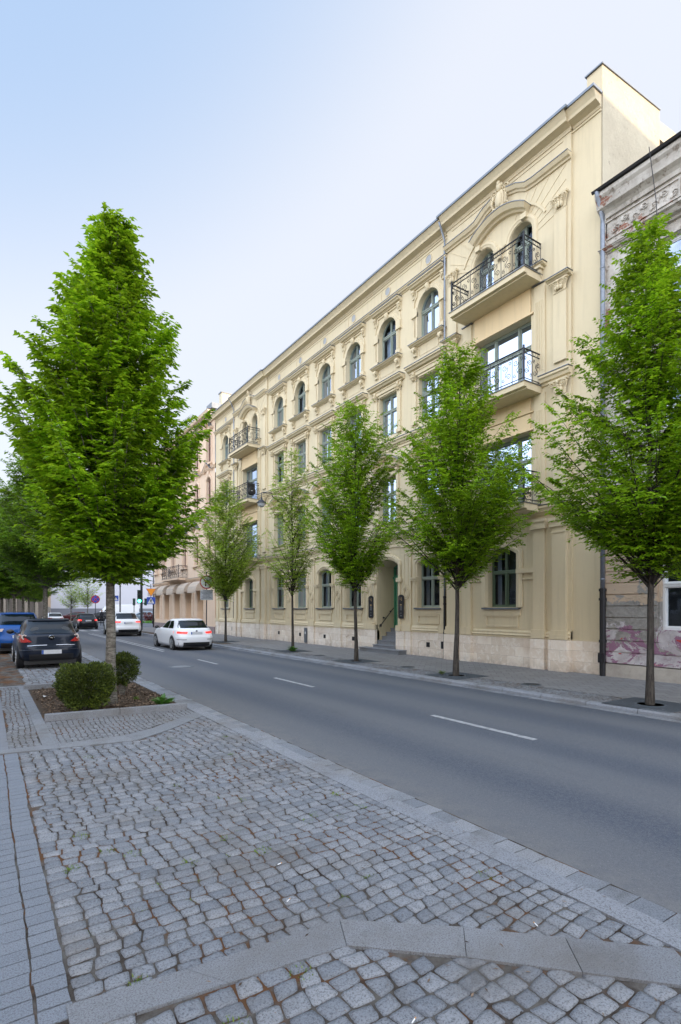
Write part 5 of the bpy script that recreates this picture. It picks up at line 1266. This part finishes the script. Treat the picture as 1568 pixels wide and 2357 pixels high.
    for s in (-1,1):
        f = lambda y,z,s=s: sidep(s,y,z,.014)
        ym = (roofy0+roofy1)/2+.05
        patch('side_window', [(yr0+.62,belt+.05),(ym-.04,belt+.04),(ym-.04,H-.09),(roofy0+.42,H-.09)], M['carglass'], f, 6)
        patch('side_window', [(ym+.04,belt+.04),(L-hood_-.18,belt+.05),(roofy1-.05,H-.09),(ym+.04,H-.09)], M['carglass'], f, 6)
        mi = MB(); mi.ell((s*(w+.10),L-hood_-.40,belt+.07),(.11,.07,.075)); mi.tube([(s*w*.93,L-hood_-.40,belt+.02),(s*(w+.06),L-hood_-.40,belt+.05)],.02,5)
        mi.build('wing_mirror', M['blacktrim'] if col!='white' else M['blacktrim'], t, smooth=True)
        # arches, tyres, rims
        for y in (L*.195+.0, L*.815):
            ar = MB(); ar.lathe([(.001,s*(w*.955)),(wr*1.13,s*(w*.955)),(wr*1.16,s*(w*1.003)),(wr*1.13,s*(w*1.004)),(.001,s*(w*1.0035))],(0,y,wr*1.02),24,'x'); 
            ar.build('wheel_arch', M['blacktrim'], t)
            wb = MB(); wb.lathe([(.001,s*(w-.20)),(wr*.97,s*(w-.20)),(wr,s*(w-.17)),(wr,s*(w-.03)),(wr*.96,s*(w+.010)),(wr*.72,s*(w+.016)),(wr*.68,s*(w+.0)),(.001,s*(w-.01))],(0,y,wr),24,'x')
            wh_ = wb.build('wheel', M['tyre'], t, smooth=False)
            rb_ = MB()
            for k in range(10):
                a = 2*pi*k/10; rb_.tube([(s*(w+.014),y+.05*cos(a),wr+.05*sin(a)),(s*(w+.018),y+wr*.66*cos(a),wr+wr*.66*sin(a))],.018,4)
            rb_.lathe([(wr*.64,s*(w+.0)),(wr*.66,s*(w+.022)),(wr*.71,s*(w+.022)),(wr*.72,s*(w+.0))],(0,y,wr),24,'x',False); rb_.build('rim', M['rim'], wh_)
    lc = lampcol or ('lampon' if lit else 'lampred')
    for s in (-1,1):
        q = [(s*a,z) for a,z in lamps]; f = lambda x,z: rearp(max(-w*.985,min(w*.985,x)),z,.012)
        lm_ = patch('tail_light', q, M[lc], f, 6)
        if emblem == 'ring':
            b = MB(); cx = s*w*.80; cz_ = (lamps[1][1]+lamps[2][1])/2
            y = rearp(cx,cz_,.03)[1]; b.lathe([(.035,y),(.055,y-.004),(.075,y)],(cx,0,cz_),16,'y'); b.build('reversing_lamp', M['lampw'], lm_)
    # plate, trim, emblem
    pw = .26; b = MB(); yp = rearp(0,plate_z,.022)[1]; b.box(-pw,pw,yp,yp+.03,plate_z-.058,plate_z+.058); pl_ = b.build('number_plate', M['plate'], t)
    b = MB(); b.box(-pw,-pw+.05,yp-.003,yp,plate_z-.056,plate_z+.056); b.build('plate_tab', M['platetab'], pl_)
    if emblem == 'ring':
        ze = belt-.04; ye = rearp(0,ze,.02)[1]; b = MB()
        b.lathe([(.058,ye),(.066,ye-.012),(.074,ye)],(0,0,ze),20,'y'); b.prism([(-.085,ze+.006),(.012,ze+.022),(.012,ze+.004),(.085,ze-.008),(-.012,ze-.022),(-.012,ze-.004)], ye-.014, ye-.004, 'y'); b.build('emblem', M['chrome'], t)
        for s in (-1,1):
            b = MB(); pts = [rearp(s*x,plate_z+.20-.012*(x>.5),.012) for x in np.linspace(.12,.62,6)]; b.tube(pts,.009,4); b.build('chrome_strip', M['chrome'], t)
        b = MB(); b.tube([rearp(-.46,belt+.10,.02),rearp(-.20,belt+.085,.02),rearp(.04,belt+.09,.02)],.010,4); b.build('rear_wiper', M['blacktrim'], t)
        b = MB(); b.tube([(0,roofy0+.1,H-.02),(0,roofy0-.05,H+.22)],.006,4); b.build('aerial', M['blacktrim'], t)
        for s in (-1,1):
            b = MB(); pts = [rearp(s*x,plate_z+.06,.014) for x in np.linspace(w*.55,w*.95,6)]; b.tube(pts,.012,4); b.build('bumper_crease', M['chrome'] if False else PAINT[col], t)
        for s in (-1,1):                                    # head rests seen through the rear window
            b = MB(); b.ell((s*.36,0,0),(.17,.012,.12),12,8); o = b.build('head_rest', M['seatc'], t); o.location = rearp(s*.36,belt+.19,.004)[0:0] or (0,rearp(s*.36,belt+.19,.0)[1]-.004,belt+.19); o.rotation_euler = (-.75,0,0)
    else:
        if emblem == 'star':
            ze = belt-.07; ye = rearp(0,ze,.02)[1]; b = MB(); b.lathe([(.038,ye),(.044,ye-.01),(.050,ye)],(0,0,ze),16,'y')
            for k in range(3): a = pi/2+2*pi*k/3; b.tube([(0,ye-.006,ze),(.042*cos(a),ye-.006,ze+.042*sin(a))],.006,4)
            b.build('emblem', M['chrome'], t)
            for s in (-1,1):
                b = MB(); pts = [rearp(s*x,.50,.014) for x in np.linspace(w*.52,w*.92,6)]; b.tube(pts,.010,4); b.build('bumper_vent', M['blacktrim'], t)
                b = MB(); b.lathe([(.001,0),(.045,0),(.055,.02),(.055,.08)],(s*.55,rearp(.55,.28,.03)[1],.28),12,'y'); b.build('exhaust', M['blacktrim'], t)
    ub = MB(); ub.box(-w*.8,w*.8,.3,L-.3,.12,zbot+.02); ub.build('underbody', M['blacktrim'], t)
    return t
LT = [(.46,.80),(.80,.92),(.86,.66),(.62,.66)]
def W_(pts, w): return [(a*w/.86,z) for a,z in pts]
car('hatchback_car','dark navy three-door hatchback parked on the cobbles, rear towards us',(1.66,18.2,.0),0,'navy',L=3.99,W=1.72,H=1.47,belt=.96,tail=.26,lamps=[(.50,.80),(.79,1.02),(.86,.86),(.80,.78)],emblem='ring',plate_z=.50,slant=.50,roofw=.74,zbot=.24,sc=1.02)
car('hatchback_car','white five-door hatchback with lit tail lights driving nearest us',(7.95,23.6,-.07),0,'white',L=4.42,W=1.80,H=1.42,belt=.94,tail=.30,lamps=[(.40,.84),(.86,.87),(.87,.77),(.44,.76)],lit=True,emblem='star',plate_z=.78,slant=.52,roofw=.72,zbot=.17)
car('suv_car','white sport utility car with lit tail lights partly behind the big trunk',(8.15,38.4,-.07),-.02,'white',L=4.73,W=1.93,H=1.65,belt=1.12,tail=.42,lamps=[(.48,1.03),(.93,1.03),(.94,.94),(.50,.95)],lit=True,plate_z=.92,slant=.60,zbot=.28,wr=.36,roofw=.72)
car('hatchback_car','black hatchback with lit tail lights ahead of the white sport utility car',(7.9,53.8,-.07),0,'black',L=4.3,W=1.78,H=1.43,belt=.93,tail=.28,lamps=[(.55,.90),(.85,.92),(.87,.78),(.56,.78)],lit=True,plate_z=.80,slant=.5)
car('hatchback_car','small dark car just ahead of the black hatchback, in the same lane',(8.9,61.5,-.07),0,'black',L=4.2,W=1.76,H=1.42,belt=.92,lamps=[(.55,.88),(.84,.90),(.86,.78),(.56,.78)],lit=True)
car('saloon_car','white car with red tail lights, farthest up the street',(6.7,68.5,-.05),.06,'white',L=4.5,W=1.82,H=1.42,belt=.92,lamps=[(.38,.84),(.86,.88),(.87,.76),(.42,.74)],lampcol='lampred',plate_z=.6)
car('suv_car','bright blue sport utility car parked ahead of the navy hatchback',(1.10,24.9,.0),0,'blue',L=4.5,W=1.84,H=1.66,belt=1.10,tail=.38,lamps=[(.50,1.02),(.88,1.00),(.90,.90),(.56,.90)],lampcol='lampw',plate_z=.70,slant=.55,zbot=.25,wr=.34)
car('parked_car','silver-blue car parked beyond the bright blue one, at the picture edge',(.72,33.5,.0),0,'silver',L=4.4,W=1.8,H=1.52,belt=.98,lamps=[(.50,.92),(.84,.92),(.86,.80),(.56,.80)])
car('parked_car','dark red car parked side-on beyond the crossing',(12.4,83,-.02),1.45,'red',L=4.3,W=1.76,H=1.44,belt=.93,lamps=[(.50,.88),(.84,.90),(.86,.78),(.56,.78)])
car('parked_car','dark parked car side-on in front of the white van',(15.2,80,-.02),1.5,'black',L=4.4,W=1.76,H=1.44,belt=.93,lamps=[(.50,.88),(.84,.90),(.86,.78),(.56,.78)])
car('parked_car','white parked car behind the low hedge right of the traffic light',(26.5,84,-.02),1.5,'white',L=4.4,W=1.76,H=1.46,belt=.93,lamps=[(.50,.88),(.84,.90),(.86,.78),(.56,.78)])
car('parked_car','dark parked car behind the reddish hedge',(22.0,84,-.02),1.5,'silver',L=4.4,W=1.76,H=1.46,belt=.93,lamps=[(.50,.88),(.84,.90),(.86,.78),(.56,.78)])
# delivery van, seen from the side beyond the crossing
t = thing('parked_van','white delivery van parked side-on before the white hall','van',(20.5,90,-.02),pi/2); Lv = 6.2
b = MB(); prof_ = [(0,.35),(0,2.35),(.15,2.52),(4.3,2.52),(4.75,2.35),(5.45,1.45),(6.05,1.20),(6.2,.95),(6.2,.35)]
b.prism(prof_, -1.0, 1.0, 'x'); b.build('body', PAINT['white'], t, bevel=.05)
for s in (-1,1):
    b = MB(); b.prism([(4.05,1.45),(4.05,2.15),(4.65,2.15),(5.25,1.45)], s*1.001-.004, s*1.001+.004, 'x'); b.build('side_window', M['carglass'], t)
    b = MB(); b.box(s*1.0-.006,s*1.0+.006,.3,3.6,.72,.84); b.build('side_strip', M['blacktrim'], t)
    for y in (1.1,5.0):
        b = MB(); b.lathe([(.001,s*.85),(.36,s*.85),(.36,s*1.01),(.001,s*1.02)],(0,y,.36),20,'x'); b.build('wheel', M['tyre'], t)
# hedges and lawn by the crossing
bushm('clipped_hedge','low reddish clipped hedge beyond the crossing', 21.0,78,2.2,.7,-.1,1.25,9,n=3500,leaf=.16,lm='redshrub',stems=False,cat='hedge')
bushm('clipped_hedge','low yellow-green clipped hedge next to the reddish one', 25.2,77,2.4,.7,-.1,1.0,10,n=3500,leaf=.16,lm='yew',stems=False,cat='hedge')
tufts('lawn', [(16+k*.8,74+((k*7)%5)*.5,-.1,6) for k in range(26)], .05, M['herb'], 90, .16, .012, label='strip of green lawn in front of the clipped hedges', cat='lawn')

# ================================================================ signs, traffic lights, lamps, small things
RED = mat('sign_red',(.42,.015,.02),.5); BLUE = mat('sign_blue',(.015,.07,.42),.5); WHT = mat('sign_white',(.62,.64,.66),.5); YEL = mat('sign_yellow',(.85,.30,.012),.5)
BLK = mat('sign_black',(.01,.01,.012),.6); GRY = mat('sign_grey',(.36,.38,.41),.5); POST = mat('dark_post',(.035,.04,.05),.5,.3); RUST = mat('dark_red_border',(.33,.05,.05),.5)
def disc(b, r, y, z, th=.006, r0=.0, n=32): b.lathe([(max(r0,.001),y),(r,y),(r,y+th),(max(r0,.001),y+th)],(0,0,z),n,'y')
def bar(b, x0,z0,x1,z1,w_,y,th=.004):
    dx,dz = x1-x0,z1-z0; l = math.hypot(dx,dz); nx,nz = -dz/l*w_/2,dx/l*w_/2
    b.prism([(x0+nx,z0+nz),(x1+nx,z1+nz),(x1-nx,z1-nz),(x0-nx,z0-nz)], y, y+th, 'y')
def post(t, h, r=.03, name='post', x=0, y=.03):
    b = MB(); b.tube([(x,y,-.15),(x,y,h)], r, 10); return b.build(name, POST, t)
FACE = -radians(8)
# no right turn, with a text plate
t = thing('road_sign','round white no right turn sign with a grey text plate, near the pinkish building','sign',(10.1,28.4,0),FACE); post(t,3.85,.028)
zc_ = 3.28; b = MB(); disc(b,.375,.0,zc_,.012); f = b.build('sign_disc', RUST, t); b = MB(); disc(b,.31,-.004,zc_); b.build('white_field', WHT, f)
b = MB(); bar(b,-.06,zc_-.22,-.06,zc_+.08,.075,-.009); bar(b,-.095,zc_+.05,.09,zc_+.05,.07,-.009); b.prism([(.07,zc_+.13),(.07,zc_-.03),(.18,zc_+.05)],-.009,-.005,'y'); b.build('turn_arrow', BLK, f)
b = MB(); bar(b,-.235,zc_+.235,.235,zc_-.235,.065,-.014); b.build('slash', RUST, f)
b = MB(); b.box(-.34,.34,0,.012,2.30,2.86); p = b.build('text_plate', GRY, t); b = MB()
for k,(a,e) in enumerate(((-.20,.20),(-.30,.30),(-.26,.25),(-.18,.20),(-.28,.18),(-.22,.27),(-.29,.29))):
    x = a
    while x < e: w_ = random.uniform(.03,.09); b.box(x,min(x+w_,e),-.004,0,2.80-k*.072-.014,2.80-k*.072+.010); x += w_+.014
b.build('text_lines', BLK, p)
# no stopping sign
t = thing('road_sign','round blue no stopping sign with a red ring and red cross','sign',(9.55,60.5,-.1),0); post(t,3.4,.035); z2 = 2.92
b = MB(); disc(b,.43,0,z2,.012); f = b.build('sign_disc', RED, t); b = MB(); disc(b,.335,-.004,z2); b.build('blue_field', BLUE, f)
b = MB(); bar(b,-.25,z2+.25,.25,z2-.25,.07,-.009); bar(b,-.25,z2-.25,.25,z2+.25,.07,-.010); b.build('red_cross', RED, f)
# traffic light mast with yield sign and crossing sign on an arm
t = thing('traffic_light','dark traffic light mast showing green, with side heads, by the crossing','traffic light',(11.05,47.9,0),FACE)
b = MB(); b.tube([(.18,.1,-.1),(.18,.1,6.0)],.10,12); b.build('mast', POST, t); TLD = mat('signal_housing',(.015,.045,.035),.5)
hd = MB(); hd.box(-.16,.16,-.02,.14,2.30,3.45); hq = hd.build('signal_head', TLD, t, bevel=.02); GL_ = mat('lit_green_lamp',(.05,.6,.4),.3,emit=((.08,1.0,.55),5))
for k,(zz,mm) in enumerate(((3.24,BLK),(2.88,BLK),(2.50,GL_))):
    b = MB(); disc(b,.135,-.035,zz,.012,n=20); b.build('signal_lamp', mm, hq)
    b = MB(); b.lathe([(.14,-.14),(.15,-.14),(.15,-.02),(.14,-.02)],(0,0,zz),16,'y',False); b.build('visor', TLD, hq)
for x,s in ((-.42,.8),(.52,1)):
    b = MB(); b.box(x-.10,x+.10,.0,.22,2.12,2.72); b.box(x-.16*s,x+.05,.03,.06,2.2,2.3); b.build('side_head', TLD, t, bevel=.02)
b = MB(); b.tube([(.2,.1,2.3),(.75,.1,2.3),(.92,.1,2.42),(.95,.1,2.7),(.95,.1,4.0)],.03,8); b.tube([(-.42,.1,-.1),(-.42,.1,2.2)],.03,8); b.build('sign_arm', POST, t)
t2 = thing('road_sign','yellow-orange upside-down triangle yield sign above the crossing sign','sign',(11.05+.95*cos(FACE),47.9+.95*sin(FACE)-.02,0),FACE)
b = MB(); b.prism([(-.42,3.58),(.42,3.58),(0,2.90)],-.01,0,'y'); f = b.build('sign_board', RUST, t2); b = MB(); b.prism([(-.36,3.545),(.36,3.545),(0,2.965)],-.016,-.011,'y'); b.build('yellow_field', YEL, f)
def crossing_sign(label, loc, rz, z0, w_=.33, h_=.62):
    t3 = thing('road_sign', label, 'sign', loc, rz); b = MB(); b.box(-w_-.02,w_+.02,-.008,.0,z0,z0+h_); f = b.build('sign_board', BLUE, t3)
    b = MB(); b.prism([(-w_*.86,z0+.07),(w_*.86,z0+.07),(0,z0+h_-.05)],-.013,-.009,'y'); g3 = b.build('white_triangle', WHT, f); b = MB(); zz = z0+.10; k = .8
    b.lathe([(.001,-.018),(.033,-.018),(.033,-.014)],(.0,0,zz+.355),12,'y'); bar(b,.0,zz+.32,-.015,zz+.19,.07,-.018); bar(b,-.015,zz+.2,.07,zz+.03,.035,-.018); bar(b,-.015,zz+.2,-.09,zz+.03,.035,-.018); bar(b,.0,zz+.30,.09,zz+.2,.025,-.018); bar(b,.0,zz+.30,-.08,zz+.2,.025,-.018); b.build('walking_figure', BLK, g3)
    return t3
crossing_sign('blue square pedestrian crossing sign under the yellow triangle',(11.05+.95*cos(FACE),47.9+.95*sin(FACE)-.02,0),FACE,2.22)
t = thing('lamp_post','slim dark mast carrying a blue crossing sign, right of the big trunk','post',(10.4,52.5,-.1)); post(t,6.5,.06)
crossing_sign('small blue crossing sign half hidden by the big trunk',(9.95,52.45,0),0,2.55,.27,.5)
t = thing('traffic_light','black traffic light seen from behind at the left picture edge','traffic light',(-1.9,28.5,0)); b = MB(); b.tube([(0,0,0),(0,0,2.6)],.05,8); b.build('mast', POST, t)
b = MB(); b.box(-.3,.22,-.1,.1,1.95,2.55); q = b.build('signal_head', BLK, t, bevel=.02); b = MB(); bar(b,-.2,2.32,.12,2.34,.02,-.11); bar(b,-.2,2.18,.12,2.2,.02,-.11); b.build('white_mark', WHT, q)
# lanterns hung from the facade
def lantern(label, y, z, x):
    t = thing('street_lantern', label, 'street lamp', (FX, y, z)); b = MB()
    b.tube([(0,0,-.3),(-.3,0,-.12),(-.9,0,.25),(x*.6,0,.42),(x,0,.36),(x,0,.1)],.028,6); b.tube([(0,0,.1),(-.5,0,.12),(-.9,0,.25)],.015,5); b.build('bracket_arm', POST, t)
    b = MB(); b.lathe([(.02,.12),(.05,.08),(.06,.0),(.16,-.08),(.26,-.16),(.27,-.20),(.25,-.20)],(x,0,0),14); b.build('shade', POST, t)
    b = MB(); b.lathe([(.22,-.20),(.17,-.36),(.08,-.42),(.001,-.43)],(x,0,0),14); b.build('lamp_glass', GRY, t)
lantern('black lantern on a wall bracket above the sparse hornbeam', 26.4, 7.75, -1.55)
t = thing('street_lamp','white curved lamp arm on the wall high above the entrance, between tree crowns','street lamp',(FX,17.75,8.1))
b = MB(); b.tube([(0,0,0),(-.15,-.02,.18),(-.45,-.08,.28),(-.8,-.15,.24),(-1.0,-.19,.14)],.035,8); b.build('arm', WHT, t); b = MB(); b.ell((-1.15,-.22,.07),(.24,.10,.05),10,6); b.build('lamp_head', WHT, t, smooth=True)
# bag-like black folded thing on the left balcony and other small things
t = thing('folded_bag','bulky black bag hanging inside the railing of the middle left balcony','bag',(FX-.84,LC-1.38,8.6)); b = MB(); b.ell((.28,.10,.38),(.30,.13,.28),12,8); b.box(.0,.5,.06,.14,.55,.85); b.build('bag_body', M['blacktrim'], t, smooth=False); b = MB(); b.box(.2,.3,-.04,-.035,.36,.39); b.build('white_tag', WHT, t)
for k,(x,y,a) in enumerate(((1.55,2.9,.6),(1.72,3.35,.2),(2.6,1.9,1.2),(1.55,1.75,.4))):
    t = thing('cigarette_butt', ['orange-tipped cigarette butt on the cobbles in front of the bent strip','white cigarette end lying in a joint of the bay cobbles','pale cigarette end near the right kerb strip','white paper scrap on the nearest cobbles below the bent strip'][k],'litter',(x,y,.010),a); t.scale = (.8,.8,.8)
    b = MB(); b.tube([(-.022,0,0),(.012,0,0)],.0042,6); b.build('paper', M['whiteframe'], t); b = MB(); b.tube([(.012,0,0),(.024,0,0)],.0044,6); b.build('filter', mat('filter_orange',(.5,.25,.08),.8), t)
t = thing('paper_scrap','crumpled white paper scrap in the left corner of the mulched bed','litter',(1.0,12.2,.04),.5); b = MB(); b.add([(-.05,-.03,0),(.05,-.02,.02),(.04,.04,.0),(-.04,.03,.03)],[(0,1,2,3)]); b.build('scrap', M['whiteframe'], t)
# person standing by the dark cars in the distance
def person(label, x, y, rz):
    t = thing('person', label, 'person', (x,y,-.02), rz)
    me = bpy.data.meshes.new('body'); J = [(0,0,.92),(0,0,1.12),(0,.01,1.36),(0,.01,1.47),(0,.02,1.56),(0,.03,1.66),
        (.10,0,.88),(.11,.03,.48),(.11,0,.08),(.11,.10,.03),(-.10,0,.88),(-.12,-.03,.48),(-.12,-.06,.08),(-.12,.04,.03),
        (.17,.0,1.36),(.22,-.02,1.10),(.23,.06,.86),(-.17,.0,1.36),(-.22,-.02,1.10),(-.23,.06,.86)]
    E = [(0,1),(1,2),(2,3),(3,4),(4,5),(0,6),(6,7),(7,8),(8,9),(0,10),(10,11),(11,12),(12,13),(2,14),(14,15),(15,16),(2,17),(17,18),(18,19)]
    R_ = [.14,.13,.15,.055,.085,.08,.09,.065,.045,.04,.09,.065,.045,.04,.06,.045,.035,.06,.045,.035]
    me.from_pydata(J,E,[]); o = bpy.data.objects.new('body', me); COL.objects.link(o); o.parent = t; o.data.materials.append(mat('dark_jacket',(.02,.022,.03),.9))
    sk = o.modifiers.new('skin','SKIN')
    for v,rr in zip(me.skin_vertices[0].data, R_): v.radius = (rr,rr*.8,)
    me.skin_vertices[0].data[0].use_root = True
    su = o.modifiers.new('sub','SUBSURF'); su.levels = 1; su.render_levels = 1
    b = MB(); b.ell((0,.04,1.62),(.078,.092,.115),12,8); h = b.build('head', mat('skin',(.45,.27,.19),.6), t, smooth=True)
    b = MB(); b.ell((0,.02,1.67),(.084,.095,.085),12,8); b.build('hair', M['blacktrim'], h, smooth=True)
    for s in (-1,1):
        b = MB(); b.ell((s*.23,.08,.80),(.03,.035,.06),8,6)
        for k in range(4): b.tube([(s*.23+.013*(k-1.5),.085,.76),(s*.23+.012*(k-1.5),.10,.69+.006*abs(k-1.5))],.008,5)
        b.tube([(s*.21,.10,.80),(s*.20,.125,.755)],.009,5); b.build('hand', h.data.materials[0], t, smooth=True)
person('person in dark clothes standing beyond the black cars near the no stopping sign', 10.6, 63.0, 2.6)
